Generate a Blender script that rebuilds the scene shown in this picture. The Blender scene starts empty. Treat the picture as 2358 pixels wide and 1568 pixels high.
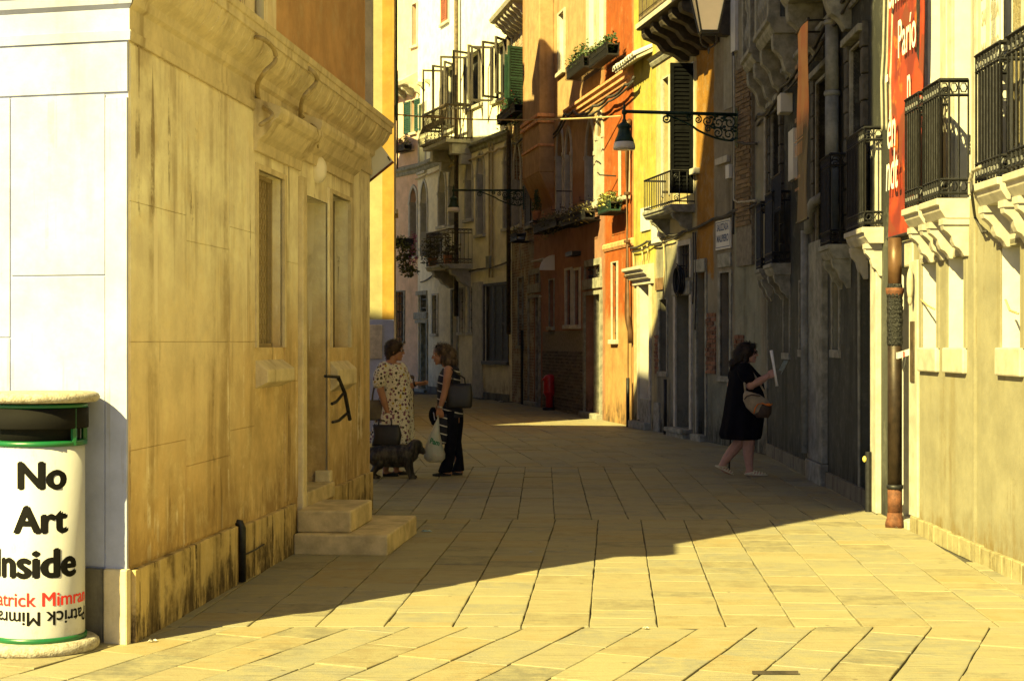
import bpy, bmesh, math, random
from mathutils import Vector, Matrix, noise
random.seed(11)
R = math.radians
sc = bpy.context.scene
COL = sc.collection

# ------------------------------------------------------------------ camera, sky, sun, exposure
FOC, CX, HZ, CH = 3500.0, 1179.0, 787.0, 1.6      # pinhole of a 2358 x 1568 frame
cam_d = bpy.data.cameras.new('camera'); cam = bpy.data.objects.new('camera', cam_d); COL.objects.link(cam)
cam_d.sensor_width = 36; cam_d.lens = FOC / 2358 * 36; cam_d.shift_y = 3 / 2358
cam_d.clip_start = 0.1; cam_d.clip_end = 1500
cam.location = (0, 0, CH); cam.rotation_euler = (R(90), 0, 0)
sc.camera = cam

SUN_H = Vector((0.652, 0.758, 0)).normalized(); SUN_E = R(38)
w = bpy.data.worlds.new('World'); sc.world = w; w.use_nodes = True
wn = w.node_tree; bg = wn.nodes['Background']
sky = wn.nodes.new('ShaderNodeTexSky'); sky.sky_type = 'NISHITA'; sky.sun_disc = False
sky.sun_elevation = SUN_E; sky.sun_rotation = R(220.7); sky.air_density = 0.42; sky.dust_density = 0.2; sky.ozone_density = 1.0
wn.links.new(sky.outputs[0], bg.inputs[0]); bg.inputs[1].default_value = 0.05
sun_d = bpy.data.lights.new('sun', 'SUN'); sun = bpy.data.objects.new('sun', sun_d); COL.objects.link(sun)
sun_d.energy = 5.0; sun_d.angle = R(0.53); sun_d.color = (1.0, 0.84, 0.31)
ldir = Vector((SUN_H.x * math.cos(SUN_E), SUN_H.y * math.cos(SUN_E), -math.sin(SUN_E)))
sun.rotation_euler = ldir.to_track_quat('-Z', 'Y').to_euler(); sun.location = (-12, -14, 20)
vs = sc.view_settings
vs.view_transform = 'Standard'; vs.look = 'None'; vs.gamma = 1.0; vs.use_curve_mapping = False
vs.exposure = 1.66
sc.cycles.max_bounces = 7; sc.cycles.diffuse_bounces = 4; sc.cycles.glossy_bounces = 3; sc.cycles.transmission_bounces = 4
sc.cycles.sample_clamp_indirect = 6; sc.cycles.use_denoising = True

# ------------------------------------------------------------------ small helpers
def gp(u, v):
    t = FOC * CH / (v - HZ); return Vector(((u - CX) / FOC * t, t, 0))
def at(u, v, Y):
    return Vector(((u - CX) / FOC * Y, Y, CH + (HZ - v) / FOC * Y))

def empty(name, loc=(0, 0, 0), rz=0, parent=None):
    o = bpy.data.objects.new(name, None); COL.objects.link(o); o.location = loc; o.rotation_euler = (0, 0, rz)
    o.empty_display_size = .2
    if parent: o.parent = parent
    return o
def tag(o, label=None, cat=None, group=None, kind=None):
    if label: o['label'] = label
    if cat: o['category'] = cat
    if group: o['group'] = group
    if kind: o['kind'] = kind
    return o
def link(name, me, mat=None, parent=None):
    o = bpy.data.objects.new(name, me); COL.objects.link(o)
    if mat and not me.materials: me.materials.append(mat)
    if parent: o.parent = parent
    return o

class MB:
    """collects verts and faces, then links them as one mesh object"""
    def __init__(s): s.v = []; s.f = []; s.m = []; s.mi = 0
    def add(s, vs_, fs):
        b = len(s.v); s.v += [tuple(p) for p in vs_]; s.f += [tuple(b + i for i in f) for f in fs]; s.m += [s.mi] * len(fs); return s
    def box(s, x0, x1, y0, y1, z0, z1):
        if x0 > x1: x0, x1 = x1, x0
        if y0 > y1: y0, y1 = y1, y0
        if z0 > z1: z0, z1 = z1, z0
        return s.add([(x0,y0,z0),(x1,y0,z0),(x1,y1,z0),(x0,y1,z0),(x0,y0,z1),(x1,y0,z1),(x1,y1,z1),(x0,y1,z1)],
                     [(0,3,2,1),(4,5,6,7),(0,1,5,4),(1,2,6,5),(2,3,7,6),(3,0,4,7)])
    def prism(s, prof, a0, a1, axis='x'):
        """closed profile extruded along an axis; prof in the other two coordinates (y,z)/(x,z)/(x,y)"""
        n = len(prof)
        def P(p, a): return (a, p[0], p[1]) if axis == 'x' else ((p[0], a, p[1]) if axis == 'y' else (p[0], p[1], a))
        vs_ = [P(p, a0) for p in prof] + [P(p, a1) for p in prof]
        fs = [tuple(range(n)), tuple(range(2 * n - 1, n - 1, -1))] + [(i, n + i, n + (i + 1) % n, (i + 1) % n) for i in range(n)]
        return s.add(vs_, fs)
    def tube(s, pts, r, n=6, caps=True):
        pts = [Vector(p) for p in pts]; k = len(pts)
        rs = r if isinstance(r, (list, tuple)) else [r] * k
        vs_ = []; ref = None
        for i, p in enumerate(pts):
            t = (pts[min(i + 1, k - 1)] - pts[max(i - 1, 0)])
            if t.length < 1e-9: t = Vector((0, 0, 1))
            t.normalize()
            if ref is None: ref = Vector((0, 0, 1)) if abs(t.z) < .9 else Vector((1, 0, 0))
            a = t.cross(ref)
            if a.length < 1e-6: a = t.orthogonal()
            a.normalize(); b = t.cross(a).normalized(); ref = -b if False else ref
            for j in range(n):
                th = 2 * math.pi * j / n
                vs_.append(p + rs[i] * (math.cos(th) * a + math.sin(th) * b))
        fs = [(i * n + j, i * n + (j + 1) % n, (i + 1) * n + (j + 1) % n, (i + 1) * n + j) for i in range(k - 1) for j in range(n)]
        if caps: fs += [tuple(range(n - 1, -1, -1)), tuple(range((k - 1) * n, k * n))]
        return s.add(vs_, fs)
    def lathe(s, prof, c=(0, 0, 0), n=12, sx=1, sy=1):
        vs_ = []; k = len(prof)
        for r, z in prof:
            for j in range(n):
                th = 2 * math.pi * j / n
                vs_.append((c[0] + sx * r * math.cos(th), c[1] + sy * r * math.sin(th), c[2] + z))
        fs = [(i * n + j, i * n + (j + 1) % n, (i + 1) * n + (j + 1) % n, (i + 1) * n + j) for i in range(k - 1) for j in range(n)]
        fs += [tuple(range(n - 1, -1, -1)), tuple(range((k - 1) * n, k * n))]
        return s.add(vs_, fs)
    def ball(s, c, r, n=10, m=6, rot=None):
        r = r if isinstance(r, (list, tuple)) else (r, r, r); vs_ = []; c = Vector(c)
        for i in range(1, m):
            ph = math.pi * i / m
            for j in range(n):
                th = 2 * math.pi * j / n
                p = Vector((r[0] * math.sin(ph) * math.cos(th), r[1] * math.sin(ph) * math.sin(th), r[2] * math.cos(ph)))
                if rot: p = rot @ p
                vs_.append(c + p)
        t = Vector((0, 0, r[2])); b = Vector((0, 0, -r[2]))
        if rot: t = rot @ t; b = rot @ b
        vs_ += [c + t, c + b]; T = (m - 1) * n
        fs = [(i * n + j, (i + 1) * n + j, (i + 1) * n + (j + 1) % n, i * n + (j + 1) % n) for i in range(m - 2) for j in range(n)]
        fs += [(T, j, (j + 1) % n) for j in range(n)] + [(T + 1, (m - 2) * n + (j + 1) % n, (m - 2) * n + j) for j in range(n)]
        return s.add(vs_, fs)
    def rings(s, rings, caps=True):
        """loft of equally long point rings"""
        n = len(rings[0]); vs_ = [p for r_ in rings for p in r_]; k = len(rings)
        fs = [(i * n + j, i * n + (j + 1) % n, (i + 1) * n + (j + 1) % n, (i + 1) * n + j) for i in range(k - 1) for j in range(n)]
        if caps: fs += [tuple(range(n - 1, -1, -1)), tuple(range((k - 1) * n, k * n))]
        return s.add(vs_, fs)
    def mesh(s, name, mats, smooth=False, off=None):
        me = bpy.data.meshes.new(name)
        v = s.v if off is None else [(p[0] - off[0], p[1] - off[1], p[2] - off[2]) for p in s.v]
        me.from_pydata(v, [], s.f)
        for m_ in (mats if isinstance(mats, (list, tuple)) else [mats]): me.materials.append(m_)
        if any(s.m): me.polygons.foreach_set('material_index', s.m)
        bm = bmesh.new(); bm.from_mesh(me); bmesh.ops.recalc_face_normals(bm, faces=bm.faces); bm.to_mesh(me); bm.free()
        if smooth: me.polygons.foreach_set('use_smooth', [True] * len(me.polygons))
        me.update(); return me
    def build(s, name, mats, parent=None, smooth=False, world=False, bevel=0):
        """world=True: the coordinates are world ones and the parent is an unrotated Empty"""
        off = None
        if world and parent is not None:
            off = Vector(parent.location)
            if parent.parent: off = off + parent.parent.location
        o = link(name, s.mesh(name, mats, smooth, off), None, parent)
        if bevel:
            b = o.modifiers.new('bevel', 'BEVEL'); b.width = bevel; b.segments = 2; b.limit_method = 'ANGLE'
        return o

# ------------------------------------------------------------------ materials
MATS = {}
class NT:
    def __init__(s, name):
        s.mat = bpy.data.materials.new(name); s.mat.use_nodes = True; s.t = s.mat.node_tree
        s.bsdf = s.t.nodes['Principled BSDF']; MATS[name] = s.mat
        s.co = s.t.nodes.new('ShaderNodeTexCoord')
    def n(s, typ, **kw):
        nd = s.t.nodes.new('ShaderNode' + typ)
        for k, v in kw.items(): setattr(nd, k, v)
        return nd
    def l(s, a, b): s.t.links.new(a, b)
    def val(s, sock, v):
        if hasattr(v, 'is_linked') or hasattr(v, 'links'): s.l(v, sock)
        else: sock.default_value = v
    def math(s, op, a, b=0.0, clamp=False):
        m = s.n('Math', operation=op, use_clamp=clamp); s.val(m.inputs[0], a); s.val(m.inputs[1], b); return m.outputs[0]
    def noise(s, scale, detail=4, rough=.6, vec=None, sc=(1, 1, 1), w=0.0):
        mp = s.n('Mapping'); s.l(vec or s.co.outputs['Object'], mp.inputs[0]); mp.inputs['Scale'].default_value = sc
        mp.inputs['Location'].default_value = (w, w * .7, w * 1.3)
        t = s.n('TexNoise'); t.inputs['Scale'].default_value = scale; t.inputs['Detail'].default_value = detail
        t.inputs['Roughness'].default_value = rough; s.l(mp.outputs[0], t.inputs['Vector']); return t.outputs['Fac']
    def ramp(s, x, a, b):
        m = s.n('MapRange', interpolation_type='SMOOTHSTEP'); s.val(m.inputs[0], x)
        m.inputs[1].default_value = a; m.inputs[2].default_value = b; return m.outputs[0]
    def mix(s, f, a, b, mode='MIX'):
        m = s.n('Mix', data_type='RGBA', blend_type=mode); s.val(m.inputs[0], f)
        for sock, v in ((m.inputs[6], a), (m.inputs[7], b)):
            if isinstance(v, (tuple, list)): sock.default_value = (v[0], v[1], v[2], 1)
            else: s.l(v, sock)
        return m.outputs[2]
    def color(s, c):
        if isinstance(c, (tuple, list)): s.bsdf.inputs['Base Color'].default_value = (c[0], c[1], c[2], 1)
        else: s.l(c, s.bsdf.inputs['Base Color'])
    def bump(s, h, dist=.01, strength=.6, prev=None):
        b = s.n('Bump'); b.inputs['Distance'].default_value = dist; b.inputs['Strength'].default_value = strength
        s.l(h, b.inputs['Height'])
        if prev: s.l(prev, b.inputs['Normal'])
        s.l(b.outputs[0], s.bsdf.inputs['Normal']); return b.outputs[0]
    def set(s, rough=.8, metal=0, spec=None, **kw):
        s.bsdf.inputs['Roughness'].default_value = rough; s.bsdf.inputs['Metallic'].default_value = metal
        if spec is not None: s.bsdf.inputs['Specular IOR Level'].default_value = spec
        for k, v in kw.items(): s.bsdf.inputs[k].default_value = v
        return s.mat

def mul(c, k): return tuple(min(1, x * k) for x in c)
def flat(name, c, rough=.7, metal=0, var=.12, scale=9, bump=.3, spec=None, obj_random=0, dist=.004, **kw):
    """a simple surface: colour with a little mottling and fine relief"""
    n = NT(name); t = n.noise(scale, 5, .65)
    colr = n.mix(n.ramp(t, .3, .7), mul(c, 1 - var), mul(c, 1 + var))
    if obj_random:
        oi = n.n('ObjectInfo'); k = n.math('MULTIPLY_ADD', oi.outputs['Random'], 2 * obj_random); k.node.inputs[2].default_value = 1 - obj_random
        cb = n.n('CombineColor'); [n.l(k, cb.inputs[i]) for i in range(3)]
        colr = n.mix(1.0, colr, cb.outputs[0], 'MULTIPLY')
    n.color(colr)
    if bump: n.bump(n.noise(scale * 6, 4, .6), dist, bump)
    return n.set(rough, metal, spec, **kw)

def plaster(name, base, zones=(), streak=(.5, .45), streak_col=None, blotch=.25, blotch_col=None, peel=.0, peel_col=(.32, .3, .25),
            rough=.9, bump=.5, damp=0, damp_col=(.12, .11, .08), sc=1.0, k=.5, drips=0, drip_cols=((.82, .74, .56), (.16, .10, .04))):
    """old render: mottling, rain streaks, ragged colour zones, places where the skin has come off"""
    base = mul(base, k); peel_col = mul(peel_col, k); damp_col = mul(damp_col, k); streak_col = streak_col and mul(streak_col, k); blotch_col = blotch_col and mul(blotch_col, k)
    zones = [(a, b, c, d, mul(e, k), f) for a, b, c, d, e, f in zones]
    n = NT(name); O = n.co.outputs['Object']; sx = n.n('SeparateXYZ'); n.l(O, sx.inputs[0])
    wob = n.noise(1.7 * sc, 5, .7); wob2 = n.noise(9 * sc, 4, .7)
    wobble = n.math('ADD', n.math('MULTIPLY', n.math('SUBTRACT', wob, .5), .7), n.math('MULTIPLY', n.math('SUBTRACT', wob2, .5), .25))
    X = n.math('ADD', sx.outputs[0], n.math('MULTIPLY', wobble, .35)); Z = n.math('ADD', sx.outputs[2], wobble)
    c = n.mix(n.ramp(n.noise(2.2 * sc, 6, .7), .3, .72), mul(base, .82), mul(base, 1.14))
    for (x0, x1, z0, z1, colr, soft) in zones:
        m1 = n.math('MULTIPLY', n.ramp(X, x0 - soft, x0 + soft), n.math('SUBTRACT', 1.0, n.ramp(X, x1 - soft, x1 + soft)))
        m2 = n.math('MULTIPLY', n.ramp(Z, z0 - soft, z0 + soft), n.math('SUBTRACT', 1.0, n.ramp(Z, z1 - soft * 2, z1 + soft * 2)))
        zc = n.mix(n.ramp(n.noise(3.1 * sc, 5, .7, w=x0), .3, .7), mul(colr, .8), mul(colr, 1.15))
        c = n.mix(n.math('MULTIPLY', m1, m2), c, zc)
    if blotch:
        c = n.mix(n.math('MULTIPLY', n.ramp(n.noise(4.5 * sc, 7, .75, w=3), .5, .66), blotch), c, blotch_col or mul(base, 1.3))
    if streak:
        st = n.ramp(n.noise(4.2 * sc, 4, .62, sc=(1, 1, .10), w=5), streak[1] + .03, streak[1] + .24)
        st = n.math('MULTIPLY', st, n.ramp(n.noise(1.5 * sc, 5, .7, w=9), .34, .60))
        c = n.mix(n.math('MULTIPLY', st, streak[0]), c, streak_col or mul(base, .35))
    if drips:      # thin crisp runs of lime and dirt
        for q, dc in enumerate(drip_cols):
            dm = n.ramp(n.noise(11 * sc, 3, .5, sc=(1, 1, .05), w=20 + 7 * q), .60, .64)
            dm = n.math('MULTIPLY', dm, n.ramp(n.noise(1.3 * sc, 6, .75, w=31 + 5 * q), .46, .56))
            c = n.mix(n.math('MULTIPLY', dm, drips), c, mul(dc, k))
    if damp:
        dz = n.math('SUBTRACT', 1.0, n.ramp(Z, damp * .25, damp * 1.25))
        c = n.mix(n.math('MULTIPLY', dz, n.ramp(n.noise(6 * sc, 5, .75, sc=(1, 1, .35), w=8), .35, .62)), c, damp_col)
    h = n.math('ADD', n.math('MULTIPLY', n.noise(60, 4, .6), .35), n.noise(6 * sc, 6, .7))
    if peel:
        pm = n.ramp(n.noise(1.9 * sc, 8, .72, w=11), 1 - peel, 1 - peel + .025)
        c = n.mix(pm, c, n.mix(n.noise(25, 4), mul(peel_col, .7), mul(peel_col, 1.25)))
        h = n.math('SUBTRACT', h, n.math('MULTIPLY', pm, .8))
    n.color(c); n.bump(h, .012, bump)
    return n.set(rough, 0, .25)

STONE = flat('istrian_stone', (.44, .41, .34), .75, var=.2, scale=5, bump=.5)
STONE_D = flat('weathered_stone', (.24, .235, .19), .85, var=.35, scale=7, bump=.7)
MARBLE_W = plaster('white_marble', (.42, .45, .62), streak=(.35, .55), streak_col=(.30, .27, .22), blotch=.2, blotch_col=(.46, .49, .64), rough=.55, bump=.2, k=.95, drips=.35, drip_cols=((.34, .31, .27), (.26, .23, .19)))
IRON = flat('black_iron', (.02, .02, .022), .5, .4, var=.4, scale=20, bump=.3)
IRON_G = flat('green_iron', (.018, .045, .032), .5, .35, var=.3, scale=20, bump=.3)
IRON_B = flat('brown_iron', (.085, .06, .035), .6, .35, var=.5, scale=14, bump=.3)
DARK = flat('dark_interior', (.012, .012, .014), .9, var=.3)
GLASS = flat('old_glass', (.025, .028, .03), .12, 0, var=.3, bump=.1, spec=.6)
WOOD_G = flat('green_shutter', (.014, .05, .028), .6, var=.3, scale=12)
WOOD_D = flat('dark_wood', (.045, .035, .025), .65, var=.4, scale=10)
WOOD_B = flat('brown_wood', (.16, .09, .045), .65, var=.4, scale=8)
WOOD_N = flat('blue_black_wood', (.018, .024, .035), .6, var=.4, scale=10)
WOOD_R = flat('red_brown_shutter', (.33, .11, .05), .65, var=.25)
DOOR_B = flat('pale_blue_door', (.26, .32, .30), .6, var=.12, scale=4)
COPPER = flat('brown_pipe', (.12, .062, .03), .45, .3, var=.25, scale=7, bump=.2)
RUST = flat('rusty_pipe', (.13, .048, .022), .75, .1, var=.5, scale=14, bump=.8)
TAR = flat('tarred_wrap', (.010, .010, .010), .35, 0, var=.5, scale=12, bump=1.0, dist=.02)
PIPE_G = flat('grey_stone_pipe', (.22, .225, .2), .8, var=.3, scale=6, bump=.5)
CABLE = flat('cable', (.05, .045, .04), .7, var=.2)
CABLE_P = flat('pale_cable', (.34, .31, .24), .7, var=.2)
CABLE_Y = flat('ochre_cable', (.40, .31, .16), .7, var=.2)
WHITEP = flat('white_panel', (.60, .59, .55), .6, var=.06, scale=3, bump=.1)
BRICK = flat('brick', (.20, .095, .055), .92, var=.35, scale=12, bump=.9, obj_random=.35, dist=.008)
BRICK_Y = flat('yellow_brick', (.20, .135, .07), .92, var=.35, scale=12, bump=.9, obj_random=.3, dist=.008)
BRICK_D = flat('grimy_brick', (.11, .085, .06), .92, var=.35, scale=12, bump=.9, obj_random=.35, dist=.008)
MORTAR = flat('mortar', (.19, .165, .12), .95, var=.25, scale=14, bump=.8)
TILE_T = flat('terracotta', (.42, .18, .08), .85, var=.3, scale=10, obj_random=.25)
ROOF = flat('roof_tiles', (.36, .16, .08), .9, var=.3, scale=6)
LEAF = flat('leaf', (.04, .075, .022), .6, var=.5, scale=25, bump=0)
LEAF_Y = flat('yellow_leaf', (.13, .14, .04), .6, var=.5, scale=25, bump=0)
LEAF_D = flat('dry_leaf', (.13, .12, .06), .7, var=.5, scale=25, bump=0)
PETAL_P = flat('pink_petal', (.50, .16, .30), .6, var=.3, scale=20, bump=0)
PETAL_R = flat('red_petal', (.55, .04, .03), .6, var=.3, scale=20, bump=0)
PETAL_Y = flat('yellow_petal', (.8, .65, .15), .6, var=.3, scale=20, bump=0)
LAMPGLASS = flat('frosted_lamp_glass', (.82, .76, .64), .35, var=.06, scale=3, bump=.05)

# ------------------------------------------------------------------ facades
def arc_outline(x0, x1, z0, z1, arch, n=10):
    """outline of an opening from the foot of its left jamb over the head to the right foot"""
    w_ = x1 - x0; cx = (x0 + x1) / 2
    if not arch: return [(x0, z0), (x0, z1), (x1, z1), (x1, z0)]
    rise = min(w_ * (.5 if arch == 'round' else .95), (z1 - z0) * .5); zs = z1 - rise; pts = [(x0, z0)]
    for i in range(n + 1):
        t = i / n
        if arch == 'round': pts.append((cx - w_ / 2 * math.cos(math.pi * t), zs + rise * math.sin(math.pi * t)))
        else:
            a = abs(2 * t - 1); pts.append((x0 + w_ * t, zs + rise * (.80 * math.sqrt(max(0, 1 - a ** 2.1)) + .20 * (1 - a) ** 1.6)))
    return pts + [(x1, z0)]

class Fac:
    """a house front: an Empty at its left foot; local x runs along the wall to the right, y into the house, z up"""
    def __init__(s, name, P0, P1, label, H, cat='house', depth=6.0):
        s.P0 = Vector((P0[0], P0[1])); P1 = Vector((P1[0], P1[1])); d = P1 - s.P0; s.L = d.length; s.d = d / s.L
        s.n = Vector((-s.d.y, s.d.x)); s.H = H; s.depth = depth
        s.root = empty(name, (P0[0], P0[1], 0), math.atan2(s.d.y, s.d.x)); tag(s.root, label, cat); s.holes = []; s.extra = []
    def t(s, u, off=0):
        k = (u - CX) / FOC; return (s.P0.dot(s.n) - off) / (k * s.n.x + s.n.y)
    def x(s, u, off=0):
        t = s.t(u, off); k = (u - CX) / FOC; return (Vector((k * t, t)) - s.P0).dot(s.d)
    def z(s, u, v, off=0): return CH + (HZ - v) / FOC * s.t(u, off)
    def rect(s, u0, u1, vt, vb, off=0):
        um = (u0 + u1) / 2; return s.x(u0, off), s.x(u1, off), s.z(um, vb, off), s.z(um, vt, off)
    def world(s, x, y, z): 
        p = s.P0 + s.d * x + s.n * y; return Vector((p.x, p.y, z))
    def hole(s, x0, x1, z0, z1, depth=.2, arch=None):
        s.holes.append((x0, x1, max(z0, .0), z1, depth, arch))
    def window(s, u0, u1, vt, vb, depth=.2, arch=None, fr=.07, proud=.025, frame_mat=None, pane=None, sill=True, bars=0, name='window',
               r=None, cross=False, grille=0, sill_out=.08):
        x0, x1, z0, z1 = r or s.rect(u0, u1, vt, vb)
        z0 = max(z0, .02)
        s.hole(x0, x1, z0, z1, depth, arch); fm = frame_mat or STONE
        m = MB(); ol = arc_outline(x0, x1, z0, z1, arch); ou = []
        for i, p in enumerate(ol):
            a = Vector(ol[max(i - 1, 0)]); b = Vector(ol[min(i + 1, len(ol) - 1)]); t = (b - a).normalized(); nrm = Vector((-t.y, t.x))
            k = fr * (1.41 if (not arch and i in (1, 2)) else 1)
            ou.append((p[0] + nrm.x * k, p[1] + (nrm.y * k if i not in (0, len(ol) - 1) else 0)))
        q = len(ol); vs_ = []
        for y in (-proud, .015):
            vs_ += [(p[0], y, p[1]) for p in ol] + [(p[0], y, p[1]) for p in ou]
        fs = []
        for i in range(q - 1):
            fs += [(i, i + 1, q + i + 1, q + i), (q + i, q + i + 1, 3 * q + i + 1, 3 * q + i), (i, 2 * q + i, 2 * q + i + 1, i + 1)]
        fs += [(0, q, 3 * q, 2 * q), (q - 1, 3 * q - 1, 4 * q - 1, 2 * q - 1)]
        m.add(vs_, fs); w_ = m.build(name, fm, s.root)
        pm = MB().box(x0 - .02, x1 + .02, depth - .01, depth + .03, z0 - .02, z1 + .02)
        pm.build('door_leaf' if name == 'door' else 'pane', pane or GLASS, w_)
        if sill: MB().box(x0 - fr - .03, x1 + fr + .03, -sill_out, .02, z0 - .09, z0 - .002).build('sill', fm, w_, bevel=.008)
        if cross:
            b = MB().box((x0 + x1) / 2 - .02, (x0 + x1) / 2 + .02, depth - .05, depth - .012, z0, z1)
            for k in range(1, 4): b.box(x0, x1, depth - .045, depth - .014, z0 + (z1 - z0) * k / 4 - .015, z0 + (z1 - z0) * k / 4 + .015)
            b.build('glazing_bars', WOOD_D, w_)
        if grille:
            b = MB()
            for k in range(grille): b.tube([(x0 + (x1 - x0) * (k + .5) / grille, .05, z0), (x0 + (x1 - x0) * (k + .5) / grille, .05, z1)], .009, 5)
            nb = max(2, int((z1 - z0) / .25))
            for k in range(nb): zz = z0 + (z1 - z0) * (k + .5) / nb; b.box(x0, x1, .045, .055, zz - .012, zz + .012)
            b.build('grille', IRON, w_)
        return w_, (x0, x1, z0, z1)
    def shutter(s, parent, x0, x1, z0, z1, mat, y=-.04, th=.035, slats=True, name='shutter', ang=None):
        """a louvred leaf lying flat on the wall, or swung out by ang about its x0 edge"""
        m = MB(); fw = min(.06, (x1 - x0) * .2); L = x1 - x0
        def b(a0, a1, y0, y1, c0, c1):
            if ang is None: m.box(x0 + a0, x0 + a1, y + y0, y + y1, c0, c1)
            else:
                ca, sa = math.cos(ang), math.sin(ang); k = len(m.v); m.box(a0, a1, y0, y1, c0, c1)
                for i in range(k, len(m.v)):
                    px, py, pz = m.v[i]; m.v[i] = (x0 + px * ca - py * sa, y - px * sa - py * ca, pz)
        b(0, fw, -th, 0, z0, z1); b(L - fw, L, -th, 0, z0, z1)
        for zz in (z0, (z0 + z1) / 2 - fw / 2, z1 - fw): b(fw, L - fw, -th + .002, -.002, zz, zz + fw)
        if slats:
            k = int((z1 - z0) / .07)
            for i in range(k): zz = z0 + fw + (z1 - z0 - 2 * fw) * i / k; b(fw, L - fw, -th * .8, -th * .2, zz, zz + .03)
        b(fw, L - fw, -th * .35, -th * .15, z0 + fw, z1 - fw)
        return m.build(name, mat, parent)
    def strip(s, name, u0, u1, vt, vb, out, mat, r=None, bevel=.006, parent=None):
        x0, x1, z0, z1 = r or s.rect(u0, u1, vt, vb)
        return MB().box(x0, x1, -out, .01, max(z0, .0), z1).build(name, mat, parent or s.root, bevel=bevel)
    def course(s, name, x0, x1, z, prof, mat, parent=None, mitre=(0, 0)):
        """moulding run along the wall; prof: (out, dz) from the bottom up; mitre 1 turns a corner outward"""
        pts = [(.01, z + prof[0][1])] + [(-o, z + dz) for o, dz in prof] + [(.01, z + prof[-1][1])]
        m = MB().prism(pts, x0, x1); n = len(pts)
        m.v = [(p[0] + (mitre[0] * p[1] if i < n else -mitre[1] * p[1]), p[1], p[2]) for i, p in enumerate(m.v)]
        return m.build(name, mat, parent or s.root)
    def finish(s, mat, x0=0.0, x1=None, body=None, H=None, roof=True):
        x1 = s.L if x1 is None else x1; H = H or s.H
        xs = sorted({x0, x1} | {c for h in s.holes for c in h[:2] if x0 < c < x1}); zs = sorted({0.0, H} | {c for h in s.holes for c in h[2:4] if 0 < c < H})
        m = MB(); T = .30
        # one sheet with shared corners so the render has no cracks
        for i in range(len(xs) - 1):
            for j in range(len(zs) - 1):
                xm = (xs[i] + xs[i + 1]) / 2; zm = (zs[j] + zs[j + 1]) / 2
                if any(h[0] < xm < h[1] and h[2] < zm < h[3] for h in s.holes): continue
                m.add([(xs[i], 0, zs[j]), (xs[i + 1], 0, zs[j]), (xs[i + 1], 0, zs[j + 1]), (xs[i], 0, zs[j + 1])], [(0, 1, 2, 3)])
        for (a, b, c, d, dep, arch) in s.holes:
            ol = arc_outline(a, b, c, d, arch); q = len(ol)
            m.add([(p[0], 0, p[1]) for p in ol] + [(p[0], dep + .02, p[1]) for p in ol], [(i, i + 1, q + i + 1, q + i) for i in range(q - 1)])
            m.add([(a, 0, c), (b, 0, c), (b, dep + .02, c), (a, dep + .02, c)], [(0, 1, 2, 3)])
            if arch:
                h = (q - 2) // 2 + 1
                left = ol[1:h + 1]; right = ol[h:q - 1]
                m.add([(p[0], 0, p[1]) for p in left] + [(a, 0, d)], [tuple(range(len(left) + 1))])
                m.add([(p[0], 0, p[1]) for p in right] + [(b, 0, d)], [tuple(range(len(right) + 1))])
        me = bpy.data.meshes.new('wall'); me.from_pydata(m.v, [], m.f); me.materials.append(mat)
        bm = bmesh.new(); bm.from_mesh(me); bmesh.ops.remove_doubles(bm, verts=bm.verts, dist=1e-4)
        bmesh.ops.recalc_face_normals(bm, faces=bm.faces); bm.to_mesh(me); bm.free()
        wl = link('wall', me, None, s.root)
        b = MB().box(x0, x1, .62, s.depth, 0, H - .01); b.box(x0, x0 + .05, .001, .62, 0, H - .01); b.box(x1 - .05, x1, .001, .62, 0, H - .01); b.box(x0, x1, .001, .62, H - .06, H - .011)
        b.build('house_body', body or mat, s.root)
        s.wall = wl
        return wl
# ------------------------------------------------------------------ ground and paving
def slab_mat(name, src):
    n = NT(name); g = n.n('NewGeometry'); pos = g.outputs['Position']
    if src == 'obj': rnd = n.n('ObjectInfo').outputs['Random']
    elif src == 'isl': rnd = g.outputs['Random Per Island']
    else: rnd = n.noise(1.3, 2, .5, vec=pos)
    rp = n.n('ValToRGB'); n.l(rnd, rp.inputs[0]); e = rp.color_ramp.elements
    e[0].color = (.17, .162, .125, 1); e[1].color = (.33, .295, .178, 1)
    for p, c in ((.25, (.305, .24, .125)), (.5, (.27, .25, .18)), (.75, (.215, .21, .175))):
        q = e.new(p); q.color = (*c, 1)
    c = n.mix(n.ramp(n.noise(7, 6, .7, vec=pos), .32, .7), rp.outputs[0], (.30, .272, .17))
    c = n.mix(n.math('MULTIPLY', n.ramp(n.noise(2.2, 7, .78, vec=pos, w=4), .55, .70), .45), c, (.13, .12, .09))
    gum = n.n('TexVoronoi'); gum.inputs['Scale'].default_value = 4.5; n.l(pos, gum.inputs['Vector'])
    c = n.mix(n.math('MULTIPLY', n.ramp(gum.outputs['Distance'], .075, .045), .55), c, (.09, .08, .06))
    c = n.mix(n.math('MULTIPLY', n.ramp(n.noise(9, 5, .75, vec=pos, sc=(.35, 3.2, 1), w=13), .56, .66), .5), c, (.36, .27, .14))
    lines = n.noise(1.0, 4, .65, vec=pos, sc=(2.2, 46, 3.0))
    c = n.mix(n.math('MULTIPLY', n.ramp(lines, .52, .68), .34), c, (.10, .08, .045))
    n.color(c)
    b = n.bump(lines, .012, .5); n.bump(n.noise(50, 5, .65, vec=pos), .006, .45, b)
    rgh = n.n('MapRange'); n.l(n.noise(6, 4, vec=pos), rgh.inputs[0]); rgh.inputs[3].default_value = .5; rgh.inputs[4].default_value = .8
    n.l(rgh.outputs[0], n.bsdf.inputs['Roughness']); n.bsdf.inputs['Specular IOR Level'].default_value = .12
    return n.mat
SLAB_O, SLAB_I, SLAB_G = slab_mat('paving_stone', 'obj'), slab_mat('paving_stone_far', 'isl'), slab_mat('paving_stone_sheet', 'gen')
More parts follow.
